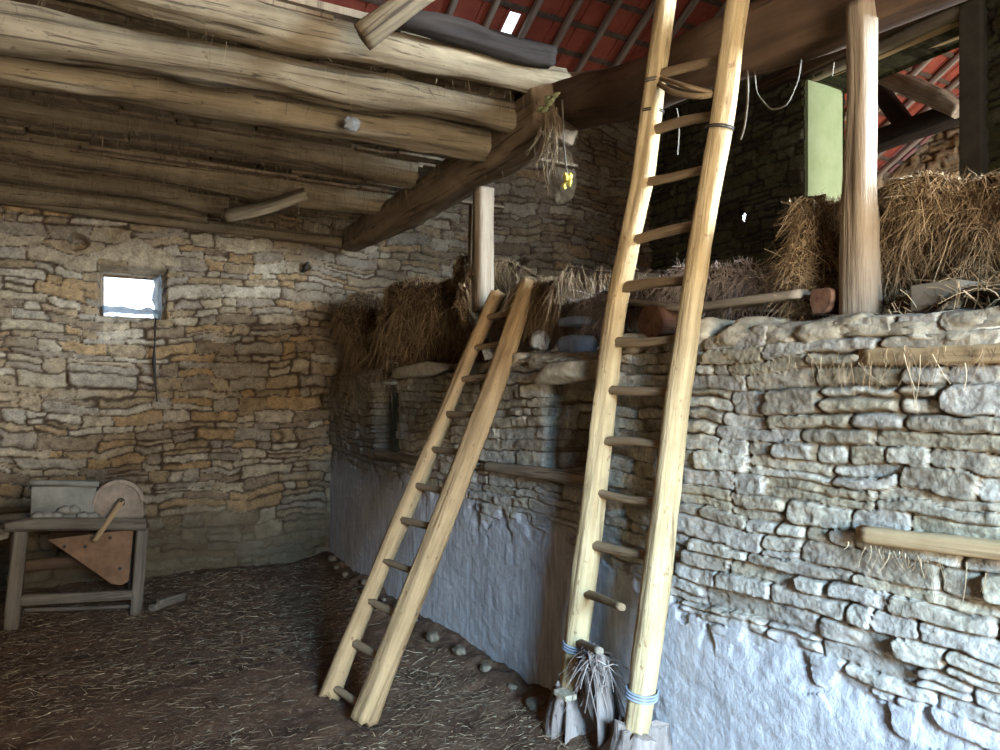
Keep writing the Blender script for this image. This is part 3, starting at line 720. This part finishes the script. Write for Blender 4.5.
tag(timber('truss_strut', [onX(873, 82, TX), onX(908, 128, TX)], .10, M['black_wood'], sq=6, amp=.01, seed=131), 'black slanting strut of the truss beyond the loft opening', 'beam')
tag(timber('curved_timber', [onX(884, 78, TX - .2), onX(915, 87, TX - .2), onX(940, 98, TX - .2), onX(958, 112, TX - .2)], [.09, .12, .11, .07], M['old'], sq=3, asp=1.0, amp=.02, seed=132), 'grey curved timber lying against the truss beyond the loft opening', 'timber')

# ------------------------------------------------------------------ ladders
def ladder(name, label, left, right, rl, rr, rungs, rmat, sql, sqr, seed, asp=1.0):
    base = (Vector(left[0]) + Vector(right[0])) / 2; base.z = 0.0
    t = empty(name, base, label, 'ladder')
    timber('rail', left, rl, M[rmat], t, sq=sql, amp=.008, seed=seed, nseg=20, step=.03, knots=.006, rough_end=.015, roll=.35)
    timber('rail', right, rr, M[rmat], t, sq=sqr, amp=.008, seed=seed + 1, nseg=20, step=.03, knots=.006, rough_end=.015, roll=.35)
    return t
def along(pts, py_track, py):
    ys = [q[1] for q in py_track]; i = 0
    for i in range(len(ys) - 1):
        if ys[i] >= py >= ys[i + 1]: break
    f = (ys[i] - py) / (ys[i] - ys[i + 1]); return Vector(pts[i]).lerp(Vector(pts[i + 1]), f)
# tall ladder: nearly upright, its head against the dark beam
TL = [(571, 690), (586, 570), (599, 450), (617, 300), (643, 183), (654, 100), (666, 0), (672, -40)]
TR = [(636, 733), (655, 600), (665, 500), (676, 400), (690, 300), (710, 183), (725, 100), (738, 0), (744, -40)]
def track(T, X0, X1):
    y0, y1 = T[0][1], T[-1][1]
    return [onX(x, y, X0 + (X1 - X0) * (y0 - y) / (y0 - y1)) for x, y in T]
L3, R3 = track(TL, 1.95, 2.10), track(TR, 1.94, 2.10)
tl = ladder('tall_ladder', 'tall pale pole ladder standing almost upright from stumps to the dark beam', L3, R3, [.053, .053, .050, .046, .043, .041, .036, .034], [.049, .048, .047, .045, .043, .039, .036, .034, .033], None, 'rail', 2.6, 3.0, 200)
for i, (a, b) in enumerate([((663, 75), (722, 57)), ((651, 131), (716, 115)), ((641, 183), (706, 167)), ((626, 240), (697, 223)), ((618, 289), (688, 281)), ((612, 341), (682, 337)), ((605, 389), (674, 391)), ((599, 441), (668, 446)), ((593, 491), (662, 502)), ((588, 544), (657, 558)), ((583, 592), (622, 607))]):
    pa = along(L3, TL, a[1])
    pb = along(R3, TR, b[1]) if i < 10 else Vector(onX(622, 607, 1.86))
    m_ = (pa + pb) / 2 + Vector((0, 0, .012 * math.sin(i * 2.1)))
    timber('rung', [pa, m_, pb], [.021, .019, .016], M['rung'], tl, sq=2.4, amp=.005, seed=220 + i, nseg=12, step=.03)
def ring(name, c, axis, r, thick, mat, parent, turns=2, tail=None):
    ax = Vector(axis).normalized(); u = ax.orthogonal().normalized(); v = ax.cross(u)
    pts = []
    n = 18 * turns
    for i in range(n + 1):
        a = 2 * math.pi * i / 18; pts.append(Vector(c) + (u * math.cos(a) + v * math.sin(a)) * r + ax * (i / n - .5) * thick * 2.6 * turns)
    if tail: pts += [Vector(q) for q in tail]
    cu = bpy.data.curves.new(name, 'CURVE'); cu.dimensions = '3D'; cu.bevel_depth = thick; cu.bevel_resolution = 2
    sp = cu.splines.new('POLY'); sp.points.add(len(pts) - 1)
    for p_, q in zip(sp.points, pts): p_.co = (*q, 1)
    cu.materials.append(mat)
    o = bpy.data.objects.new(name, cu)
    C.objects.link(o)
    me = bpy.data.meshes.new_from_object(o.evaluated_get(bpy.context.evaluated_depsgraph_get()))
    bpy.data.objects.remove(o); me.name = name
    return link(name, me, parent)
def dirat(P, i): return Vector(P[i + 1]) - Vector(P[i])
ring('wire_tie', along(L3, TL, 645), dirat(L3, 0), .064, .005, M['wire'], tl, 3)
ring('wire_tie', along(R3, TR, 692), dirat(R3, 0), .065, .005, M['wire'], tl, 3)
ring('wire_tie', along(L3, TL, 112), dirat(L3, 4), .048, .003, M['iron'], tl, 2)
ring('wire_tie', along(R3, TR, 128), dirat(R3, 5), .050, .003, M['iron'], tl, 2)
ring('wire_tie', along(L3, TL, 82), dirat(L3, 5), .046, .004, M['string'], tl, 2)
b = timber('bent_branch', [along(L3, TL, 82), Vector(onX(672, 93, 2.0)), Vector(onX(700, 97, 2.0)), along(R3, TR, 92)], [.012, .011, .01, .009], M['rung'], tl, sq=2, amp=.003, seed=241, step=.02, nseg=8)
b = timber('bent_branch', [along(L3, TL, 79) + Vector((0, .0, .01)), Vector(onX(690, 88, 1.98)), along(R3, TR, 95)], [.01, .009, .007], M['rung'], tl, sq=2, amp=.003, seed=242, step=.02, nseg=8)

# short ladder: leaning on the wall head
SL = [(329, 697), (386, 555), (441, 425), (497, 293)]
SR = [(363, 722), (419, 580), (476, 435), (530, 283)]
fl, fr_ = Vector((1.09, 3.93, .0)), Vector((1.15, 3.56, .0))
def lean(T, foot, Xt):
    y0, y1 = T[0][1], T[-1][1]
    return [tuple(foot) if i == 0 and False else onX(x, y, foot.x + (Xt - foot.x) * ((y0 - y) / (y0 - y1))) for i, (x, y) in enumerate(T)]
def lean_z(T, foot, contact_y, Xc):
    """Each point on the plane through the feet and the wall edge."""
    out = []
    zc = onX(*[(x, y) for x, y in T][-1], Xc)[2]
    for x, y in T:
        d = ray(x, y); k_ = (Xc - foot.x) / 1.87          # X = foot.x + k z
        s = (foot.x + k_ * EYE) / (d[0] - k_ * d[2]); out.append((d[0] * s, d[1] * s, EYE + d[2] * s))
    return out
S3, Q3 = lean_z(SL, fl, 356, 2.03), lean_z(SR, fr_, 356, 2.05)
sl = ladder('short_ladder', 'short yellow-brown ladder leaning against the top of the stone wall', S3, Q3, [.050, .048, .045, .040], [.054, .052, .049, .041], None, 'rail2', 2.3, 7, 260)
for i, ya in enumerate((688, 643, 602, 561, 521, 487, 450, 415, 381, 350, 319)):
    pa = along(S3, SL, ya); f = (697 - ya) / (697 - 293); pb = along(Q3, SR, 722 - f * (722 - 283) * 1.0)
    timber('rung', [pa, pb], .019, M['rung'], sl, sq=3, amp=.004, seed=280 + i, nseg=12, step=.04)

# stumps at the foot of the tall ladder
def stump(name, foot, r, h, label, seed, lean_=(0, 0)):
    o = timber(name, [(foot[0], foot[1], -.04), (foot[0] + lean_[0] * .5, foot[1] + lean_[1] * .5, h * .55), (foot[0] + lean_[0], foot[1] + lean_[1], h)], [r * 1.55, r * 1.2, r * .8], M['stump'], sq=2.2, amp=.05, seed=seed, nseg=36, step=.010, knots=.04, rough_end=.05)
    return tag(o, label, 'stump')
stump('stump', L3[0], .095, L3[0][2] + .01, 'rotten stump under the far rail of the tall ladder', 301)
stump('stump', R3[0], .10, R3[0][2] + .01, 'rotten stump under the near rail of the tall ladder', 303)
c = (1.94, 2.60, 0)
stk = stump('broken_stake', (c[0], c[1]), .036, .48, 'broken stake bound with frayed twine between the two ladder stumps', 305, (-.02, .06)); stk['category'] = 'stake'
rg_ = np.random.default_rng(5); n = 160
P = np.array([c[0] - .03, c[1] + .05, .46]) + rg_.normal(size=(n, 3)) * [.025, .03, .03]
V, Fq, rnd = ribbons(P, rg_.normal(size=(n, 3)) + [0, 0, -.4], .06 + .1 * rg_.random(n), np.full(n, .005), .9, 9)
o = link('frayed_twine', mesh_np('frayed_twine', V, Fq, M['hay_grey'], {'rnd': rnd}), stk); o.matrix_basis = stk.matrix_basis.inverted(); o['label'] = 'grey frayed twine'
pa = along(L3, TL, 640)
timber('peg', [pa, Vector(onX(600, 651, 1.85))], [.02, .016], M['old'], tl, sq=2, amp=.004, seed=310, nseg=10)
# small white slab and rope loop at the left foot
e = onX(567, 694, 1.83)
tag(boxes('slate_chip', [((e[0] - .04, e[1] - .05, e[2] - .012), (e[0] + .02, e[1] + .05, e[2] + .012))], M['stone'], bevel=.004), 'white stone chip wedged under the far rail of the tall ladder', 'stone')

# ------------------------------------------------------------------ old hand-cranked cutter by the window wall
YF, YB = 6.2, 6.72
mc = empty('hand_cranked_cutter', (-.15, 6.45, 0), 'old hand-cranked cutting machine on a wooden stand under the window', 'farm machine')
def q(px, py, Y=YF): return onY(px, py, Y)
timber('leg', [q(12, 628), q(21, 527)], [.052, .048], M['stand'], mc, sq=7, asp=.9, amp=.006, seed=330)
timber('leg', [q(136, 614), q(142, 528)], [.046, .042], M['stand'], mc, sq=7, asp=.9, amp=.006, seed=331)
for x, sd in ((-.58, 332), (.24, 333)): timber('leg', [(x, YB, 0), (x + .03, YB, .66)], .045, M['stand'], mc, sq=7, amp=.006, seed=sd)
timber('top_rail', [q(5, 527, 6.14), q(30, 524, 6.14), q(146, 524, 6.14)], [.035, .045, .045], M['stand'], mc, sq=6, asp=1.0, amp=.006, seed=334)
timber('top_rail', [(-.68, YB, .69), (.33, YB, .69)], .04, M['stand'], mc, sq=6, amp=.006, seed=335)
timber('cross_rail', [q(20, 600), q(136, 594)], .032, M['stand'], mc, sq=7, asp=1.15, amp=.005, seed=336)
timber('cross_rail', [(-.58, YB, .33), (.26, YB, .33)], .04, M['beam_dark'], mc, sq=6, amp=.006, seed=337)
timber('cross_rail', [q(24, 610, 6.3), q(134, 606, 6.3)], .014, M['stand'], mc, sq=3, amp=.006, seed=338)
for x, sd in ((-.6, 339), (.27, 340)): timber('side_rail', [(x, YF, .66), (x, YB, .66)], .035, M['stand'], mc, sq=6, amp=.005, seed=sd)
# hopper box with rolled top edge
hp = [q(30, 521)[0::2], q(93, 521)[0::2], q(97, 486)[0::2], q(31, 487)[0::2]]
hb = prism('hopper', [(p_[0], p_[1]) for p_ in hp], 1, YF + .02, YF + .5, M['grey_tin'], mc, .006)
timber('rolled_edge', [q(30, 483, YF), q(99, 484, YF)], .022, M['grey_tin'], hb, sq=2, amp=.006, seed=341, nseg=10)
for i in range(7):
    e = q(38 + i * 9, 516 - (6 if i in (3, 4) else 0), YF - .01); blob('dung_lump', (e[0], e[1], e[2]), (.045, .03, .03), M['grey_tin'], hb, .3, 10 + i, 8, 2)
# wheel cover: round-headed case
cx, cz = q(119, 504)[0::2]; rad = abs(q(144, 504)[0] - cx)
arc = [(cx + rad * math.cos(a), cz + rad * math.sin(a) * 1.02) for a in np.linspace(0, math.pi, 25)]
zt = q(119, 524)[2]
wc = prism('wheel_cover', [(cx + rad, zt)] + arc + [(cx - rad, zt)], 1, YF + .04, YF + .3, M['cast'], mc, .01)
ro = [(cx + rad * f * math.cos(a), cz + rad * f * 1.02 * math.sin(a)) for f, sg in ((1.04, 1), (.86, -1)) for a in (np.linspace(0, math.pi, 25) if sg > 0 else np.linspace(math.pi, 0, 25))]
prism('rim', ro, 1, YF + .015, YF + .06, M['cast'], wc, .004)
hub = q(121, 502); 
timber('hub', [(hub[0], YF - .05, hub[2]), (hub[0], YF + .06, hub[2])], .026, M['iron'], wc, sq=2, amp=.001, seed=342, nseg=20, step=.02)
timber('crank_arm', [(q(122, 500, 6.13)), (q(94, 541, 6.1))], [.032, .027], M['plank'], mc, sq=6, asp=.6, amp=.003, seed=343)
timber('crank_pin', [(q(121, 501, 6.17)), (q(121.5, 501, 6.07))], .009, M['iron'], mc, sq=2, amp=.0005, seed=344, nseg=12, step=.02)
# rusty discharge chute
ch = [q(47, 541)[0::2], q(134, 530)[0::2], q(129, 583)[0::2], q(122, 587)[0::2], q(112, 586)[0::2]]
cu_ = prism('chute', ch, 1, YF + .06, YF + .42, M['rust'], mc, .004)
for (px, py) in ((85, 548), (110, 539), (120, 570), (64, 548)):
    e = q(px, py); timber('bolt', [(e[0], YF + .045, e[2]), (e[0], YF + .065, e[2])], .012, M['iron'], cu_, sq=2, amp=.0005, seed=350, nseg=10, step=.006)
bl = timber('timber_scrap', [onZ(152, 608, .035), onZ(184, 597, .035)], .03, M['stand'], sq=6, asp=.8, amp=.006, seed=352)
tag(bl, 'short grey timber scrap on the earth floor beside the cutting machine', 'wood')
bl = timber('timber_scrap', [onZ(158, 603, .085), onZ(186, 594, .085)], .018, M['stand'], sq=5, amp=.004, seed=353)
tag(bl, 'thin sliver of wood lying on the short grey timber scrap', 'wood')

# ------------------------------------------------------------------ window in the back wall
def frame_bars():
    x0, x1, z0, z1 = bw; y = WY + .30; t = .022
    fr2 = empty('window_1', ((x0 + x1) / 2, y, z0), None, None); fr2['kind'] = 'structure'
    boxes('window_frame', [((x0, y, z0), (x0 + t, y + .04, z1)), ((x1 - t, y, z0), (x1, y + .04, z1)), ((x0, y, z1 - t), (x1, y + .04, z1)), ((x0, y, z0), (x1, y + .04, z0 + t))], M['old'], fr2)
frame_bars()
# torn clear plastic hanging at one jamb and on the sill
m = NT('dusty_plastic'); o_ = m.coord(); m.b.inputs['Alpha'].default_value = .75
M['plastic'] = m.done(m.mix(m.noise(o_, 14, 5), g8(120,150,180), g8(190,210,226)), .35, m.bump(m.noise(o_, 22, 4), .8, .02))
def sheet(name, f, nu, nv, mat, label, cat):
    U, V = np.meshgrid(np.linspace(0, 1, nu), np.linspace(0, 1, nv), indexing='ij'); P = f(U, V)
    o = link(name, mesh_np(name, P.reshape(-1, 3), grid_faces(nu, nv), mat)); sm = o.modifiers.new('t', 'SOLIDIFY'); sm.thickness = .003
    return tag(o, label, cat)
x0, x1, z0, z1 = bw
sheet('plastic_sheet', lambda U, V: np.stack([x1 - .03 - .05 * U + .012 * fbm(U * 4, V * 6, 0, 3), WY + .03 + .22 * U + .0 * V, z0 - .01 + (z1 - z0 - .03) * V], -1), 14, 24, M['plastic'], 'torn bluish plastic sheet hanging at the window jamb above the cord', 'plastic sheet')
sheet('plastic_sheet', lambda U, V: np.stack([x0 + .02 + (x1 - x0 - .08) * U, WY + .02 + .22 * V, z0 + .035 + .09 * V * (1 - .3 * U) + .016 * fbm(U * 6, V * 4, 0, 5)], -1), 24, 12, M['plastic'], 'crumpled bluish plastic sheet lying on the window sill', 'plastic sheet')
# cord hanging under the window
pts = [onY(156, 318, WY - .07), onY(155, 345, WY - .08), onY(154, 361, WY - .08), onY(155, 378, WY - .08), onY(157, 402, WY - .08)]
tag(timber('cord', pts, [.006, .006, .02, .009, .006], M['iron'], sq=2, amp=.004, seed=360, nseg=8, step=.02), 'dark knotted cord hanging down the wall below the small window', 'cord')
tag(timber('iron_hook', [onY(302, 272, WY - .02), onY(305, 268, WY - .10), onY(308, 262, WY - .09)], [.02, .024, .01], M['iron'], sq=2, amp=.008, seed=361, nseg=8, step=.01), 'black iron hook in the wall high between window and beam', 'hook')

# ------------------------------------------------------------------ hay
def hay(name, surf, nu, nv, n, mat, label, seed, ln=(.10, .28), wd=(.002, .0045), droop=.8, hang=.6, out=.25, base='haybase', along_=(0, 1, 0), wa=.6, cat='hay', dens=None):
    u, v = np.linspace(0, 1, nu), np.linspace(0, 1, nv); U, Vv = np.meshgrid(u, v, indexing='ij')
    P = surf(U, Vv); Vb = P.reshape(-1, 3); Fb = grid_faces(nu, nv)
    rg = np.random.default_rng(seed); a, b_ = rg.random(n), rg.random(n)
    if dens is not None: b_ = b_ ** dens
    e = 1e-3; p_ = surf(a, b_); du = (surf(a + e, b_) - p_) / e; dv = (surf(a, b_ + e) - p_) / e
    N = np.cross(du, dv); N /= (np.linalg.norm(N, axis=1, keepdims=True) + 1e-9)
    N *= np.where((N @ np.array([-1.0, -.1, .4]))[:, None] < 0, -1, 1)
    fld = np.stack([fbm(p_[:, 0] * 5, p_[:, 1] * 5, p_[:, 2] * 5, seed + 70 + k_, 3) for k_ in range(3)], 1)
    D = rg.normal(size=(n, 3)) * .8 + fld * 1.4 + N * out + np.array([0, 0, -1.0]) * hang + np.array(along_)[None] * rg.normal(size=(n, 1)) * wa
    L = ln[0] + (ln[1] - ln[0]) * rg.random(n) ** 1.5
    V, Fq, rnd = ribbons(p_ + N * .004 - D / np.linalg.norm(D, axis=1, keepdims=True) * (L * .2)[:, None], D, L, wd[0] + (wd[1] - wd[0]) * rg.random(n), droop, seed)
    Va = np.concatenate([Vb, V]); Fa = np.concatenate([Fb, Fq + len(Vb)])
    me = mesh_np(name, Va, Fa, [M[base], M[mat]], {'rnd': np.r_[np.zeros(len(Vb)), rnd]}, True, np.r_[np.zeros(len(Fb)), np.ones(len(Fq))].astype(int))
    o = link(name, me); tag(o, label, cat, None, 'stuff'); return o
def ly(px, X=2.3): return onX(px, 300, X)[1]
def profile(Vv, y, X0, z0, z1, depth, lean_=.05, rnd=.10):
    """front face rising from (X0, z0) to z1, then back by depth; Vv 0..1"""
    f = np.clip(Vv / .55, 0, 1); g = np.clip((Vv - .55) / .45, 0, 1)
    x = X0 + lean_ * f + depth * g - rnd * np.sin(f * math.pi) * .5; z = z0 + (z1 - z0) * np.sin(f * math.pi / 2) + .03 * g
    return x, z
def s_right(U, Vv):
    y = 1.96 - U * 1.7
    z1 = 2.30 + .03 * np.sin(U * 9) - .10 * sst(.35, .75, U) * 0 + .02 * fbm(U * 8, Vv * 3, 0, 4)
    x, z = profile(Vv, y, 2.40, 1.93, z1, 1.6, .02, .05)
    n_ = .06 * fbm(U * 11, Vv * 6, 0, 7, 4); end = sst(.05, 0, U)
    return np.stack([x - n_ + end * .08, y - end * .05, z + n_ * .5], -1)
hay('haystack', s_right, 160, 80, 26000, 'hay', 'tall brown haystack on the loft behind the thick post', 400, (.04, .15), (.0012, .0028), .6, .6, .10)
def s_end(U, Vv):
    a = math.pi * (.15 + U * 1.1)
    r = .07 * (1 + .3 * np.sin(Vv * 5)) + .02 * fbm(U * 5, Vv * 6, 0, 9)
    c = onX(822, 265, 2.36)
    return np.stack([c[0] - r * np.sin(a) * 1.2, c[1] + .02 - r * 1.1 * np.cos(a) + 0 * Vv, 1.95 + .40 * Vv + 0 * U], -1)
hay('hay_wisp', s_end, 30, 30, 4500, 'hay', 'narrow column of hay hanging at the end of the haystack beside the green jamb', 401, (.04, .13), (.0012, .0028), .6, .7, .10)
def s_foot(U, Vv):
    y = 1.50 - U * 1.1
    x = 2.16 + .28 * Vv; z = 1.885 + .10 * Vv * sst(.0, .4, Vv) + .03 * fbm(U * 8, Vv * 4, 0, 12)
    return np.stack([x + 0 * U, y + 0 * Vv, z], -1)
hay('loose_hay', s_foot, 40, 16, 1600, 'hay', 'loose hay wisps on the wall top around the square-cut beam end', 402, (.08, .24), (.0018, .004), .5, .4, .3)
def s_bed(U, Vv):
    y = 4.45 - U * 2.55
    z1 = 2.15 + .03 * sst(.45, .1, U) + .02 * np.sin(U * 11) + .025 * fbm(U * 8, 0, 0, 14)
    x, z = profile(Vv, y, 2.34, 2.03 - .10 * sst(.42, .25, U), z1, 3.9, .06, .08)
    n_ = .03 * fbm(U * 14, Vv * 8, 0, 15, 3)
    return np.stack([x - n_, y + 0 * x, z + n_], -1)
hay('hay_bed', s_bed, 120, 50, 22000, 'hay_grey', 'flat bed of dusty grey hay along the loft edge behind the tall ladder', 403, (.05, .17), (.0014, .0032), .6, .4, .12, dens=1.5)
def s_left(U, Vv):
    y = 7.45 - U * 3.0
    z1 = 2.58 - .22 * np.exp(-((U - .30) / .10) ** 2) + .0 * U - .02 * U + .05 * np.sin(U * 16)
    x, z = profile(Vv, y, 2.20, 1.84 + .04 * np.sin(U * 14), z1 - .25 * np.clip((Vv - .55) / .45, 0, 1), .6, .30, .12)
    n_ = .13 * fbm(U * 7, Vv * 4, 0, 21, 4) + .09 * np.exp(-((U - .14) / .10) ** 2) + .06 * np.exp(-((U - .55) / .2) ** 2)
    return np.stack([x - n_, y + 0 * x, z + n_ * .3], -1)
hay('hay_heap', s_left, 140, 60, 24000, 'hay_dark', 'lumpy heap of brown hay on the wall top in the far corner', 404, (.05, .20), (.002, .004), .9, .9, .06, wa=.35)
def s_mid(U, Vv):
    y = 3.98 - U * .62
    x, z = profile(Vv, y, 2.22, 2.07, 2.30 + .02 * np.sin(U * 7), .6, .1, .08)
    n_ = .05 * fbm(U * 6, Vv * 3, 0, 25, 3)
    return np.stack([x - n_, y + 0 * x, z + n_ * .3], -1)
hay('hay_tuft', s_mid, 50, 30, 3500, 'hay_dark', 'drooping brown hay tuft over the white bag, between the ladders', 405, (.05, .15), (.0016, .0036), .9, .9, .08, wa=.4)
# strands hanging below the heap and from the ceiling
def hang_strands(name, P, ln, label, seed, mat='hang', wd=(.002, .005), droop=.2, hang=1.0, cat='straw'):
    rg = np.random.default_rng(seed); n = len(P)
    D = rg.normal(size=(n, 3)) * .35 + np.array([0, 0, -hang])
    V, Fq, rnd = ribbons(P, D, ln[0] + (ln[1] - ln[0]) * rg.random(n) ** 2, wd[0] + (wd[1] - wd[0]) * rg.random(n), droop, seed, 3, .3)
    o = link(name, mesh_np(name, V, Fq, M[mat], {'rnd': rnd})); return tag(o, label, cat, None, 'stuff')
rg = np.random.default_rng(50)
n = 500; yy = 7.5 - rg.random(n) * 2.0; hang_strands('hanging_straw', np.stack([2.06 - .1 * rg.random(n), yy, 1.60 + .28 * rg.random(n)], 1), (.05, .2), 'dark straw and cobweb strands hanging down the wall below the hay heap', 51, wd=(.0015, .004))
n = 4200
Pc = np.stack([2.3 - 3.1 * rg.random(n) ** 1.6, 7.5 - 3.9 * rg.random(n) ** 1.5, 3.27 + .14 * rg.random(n)], 1)
hang_strands('ceiling_straw', Pc, (.03, .15), 'wisps of straw hanging from between the ceiling logs', 52, wd=(.0015, .004))
n = 200; c = np.array(onX(550, 130, 2.16)); hang_strands('hanging_root', c + rg.normal(size=(n, 3)) * [.02, .045, .08], (.05, .22), 'cobwebbed straw hanging where the two dark beams meet', 53, 'hang', (.0015, .006))
n = 120; c = np.array(onY(143, 14, 4.2)); hang_strands('straw_tuft', c + rg.normal(size=(n, 3)) * [.05, .05, .02], (.05, .16), 'straw tuft poking through the dark gap between the upper ceiling boards', 54, 'hang', (.002, .005))
n = 90; c = np.array(onX(995, 560, 2.02)); Pp = np.stack([np.full(n, 2.05), onX(905, 545, 2.05)[1] + .08 * rg.normal(size=n), np.full(n, 1.165) - .02 * rg.random(n)], 1)
hang_strands('wall_straw', Pp, (.03, .10), 'straw wisps sticking out under the lower wall plank', 55, 'hay', (.0015, .003), .1, .8)
Pp = np.stack([np.full(120, 2.06), onX(900, 350, 2.06)[1] + .16 * rg.normal(size=120), 1.76 - .06 * rg.random(120)], 1)
hang_strands('wall_straw', Pp, (.04, .14), 'straw wisps hanging over the upper wall plank', 56, 'hay', (.0015, .003), .1, .8)
# strings under the dark beam, dried flower, sprig
for i, (tr, X, r_, lab) in enumerate((([(746, 48), (747, 95), (745, 125), (741, 140)], 2.33, .006, 'ragged pale string hanging from the dark beam beside the tall ladder'), ([(676, 108), (678, 120), (677, 155)], 2.1, .0025, 'thin thread hanging between the tall ladder rails'),
        ([(753, 50), (757, 95), (772, 112), (788, 106), (800, 78), (804, 35)], 2.37, .006, 'loose dusty string looping below the beam near the green jamb'), ([(834, 62), (836, 70), (832, 76)], 2.5, .005, 'short string end hanging beside the thick post'))):
    tag(timber('string', [onX(x, y, X) for x, y in tr], r_ * .6, M['string'], sq=2, amp=.004, seed=380 + i, nseg=7, step=.012), lab, 'string')
sp_ = empty('dried_flower', onX(567, 182, 2.2), 'dried yellow flower head hanging on cobweb below the beam joint', 'flower')
for i in range(7):
    e = Vector(onX(567, 182, 2.2)) + Vector((random.Random(i).uniform(-.02, .02), random.Random(i + 9).uniform(-.025, .025), random.Random(i + 20).uniform(-.035, .035)))
    blob('petal', e, (.012, .014, .018), M['yellow'], sp_, .4, i, 8, 2.5)
timber('stem', [onX(567, 175, 2.2), onX(563, 140, 2.2), onX(562, 100, 2.2)], .004, M['string'], sp_, sq=2, amp=.003, seed=391, nseg=7, step=.02)
sp2 = empty('dry_sprig', onX(547, 103, 2.1), 'dry grey-green leaf sprig tucked on top of the beam joint', 'sprig')
for i in range(8):
    r0 = random.Random(i + 40); e = Vector(onX(547, 103, 2.1)) + Vector((0, r0.uniform(-.09, .09), r0.uniform(-.03, .03)))
    blob('leaf', e, (.012, .03, .012), M['leaf'], sp2, .4, i + 5, 8, 2)
# stone corbel under the beam joint
tag(rock('stone_corbel', onY(561, 176, 7.52), (.17, .16, .34), M['stone'], 9, 28, 3.0, .10), 'rounded stone block jutting from the back wall below the joint of the dark beams', 'stone')

# ------------------------------------------------------------------ straw litter on the floor
rg = np.random.default_rng(77); n = 44000
Px = -1.2 + 3.12 * rg.random(n); Py = 2.0 + 5.5 * rg.random(n) ** 1.3
keep = (fbm(Px * 1.2, Py * 1.2, 0, 91, 3) * .5 + .5 + .5 * rg.random(n)) > .42; Px, Py = Px[keep], Py[keep]; n = len(Px)
Pz = floor_z(Px, Py) + .006 + .012 * rg.random(n)
D = rg.normal(size=(n, 3)) * [1, .55, .10]
V, Fq, rnd = ribbons(np.stack([Px, Py, Pz], 1), D, .015 + .11 * rg.random(n) ** 3.5, .0014 + .0028 * rg.random(n), .05, 78, 2, .15)
tag(link('straw_litter', mesh_np('straw_litter', V, Fq, M['straw'], {'rnd': rnd})), 'trampled straw scattered over the earth floor', 'straw', None, 'stuff')
# rubble fallen along the foot of the dividing wall
rg = random.Random(19)
for i in range(26):
    y = 3.2 + i * .165 + rg.uniform(-.05, .05); r_ = rg.uniform(.018, .05)
    if i % 2: continue
    tag(rock('fallen_stone', (2.0 - rg.uniform(0, .10), y, r_ * .5 + .03), (r_, r_ * rg.uniform(1, 1.6), r_ * .7), M['stone_dark'], 500 + i, 12), 'small fallen stone lying along the foot of the rendered wall', 'stone', 'stones along the wall foot')
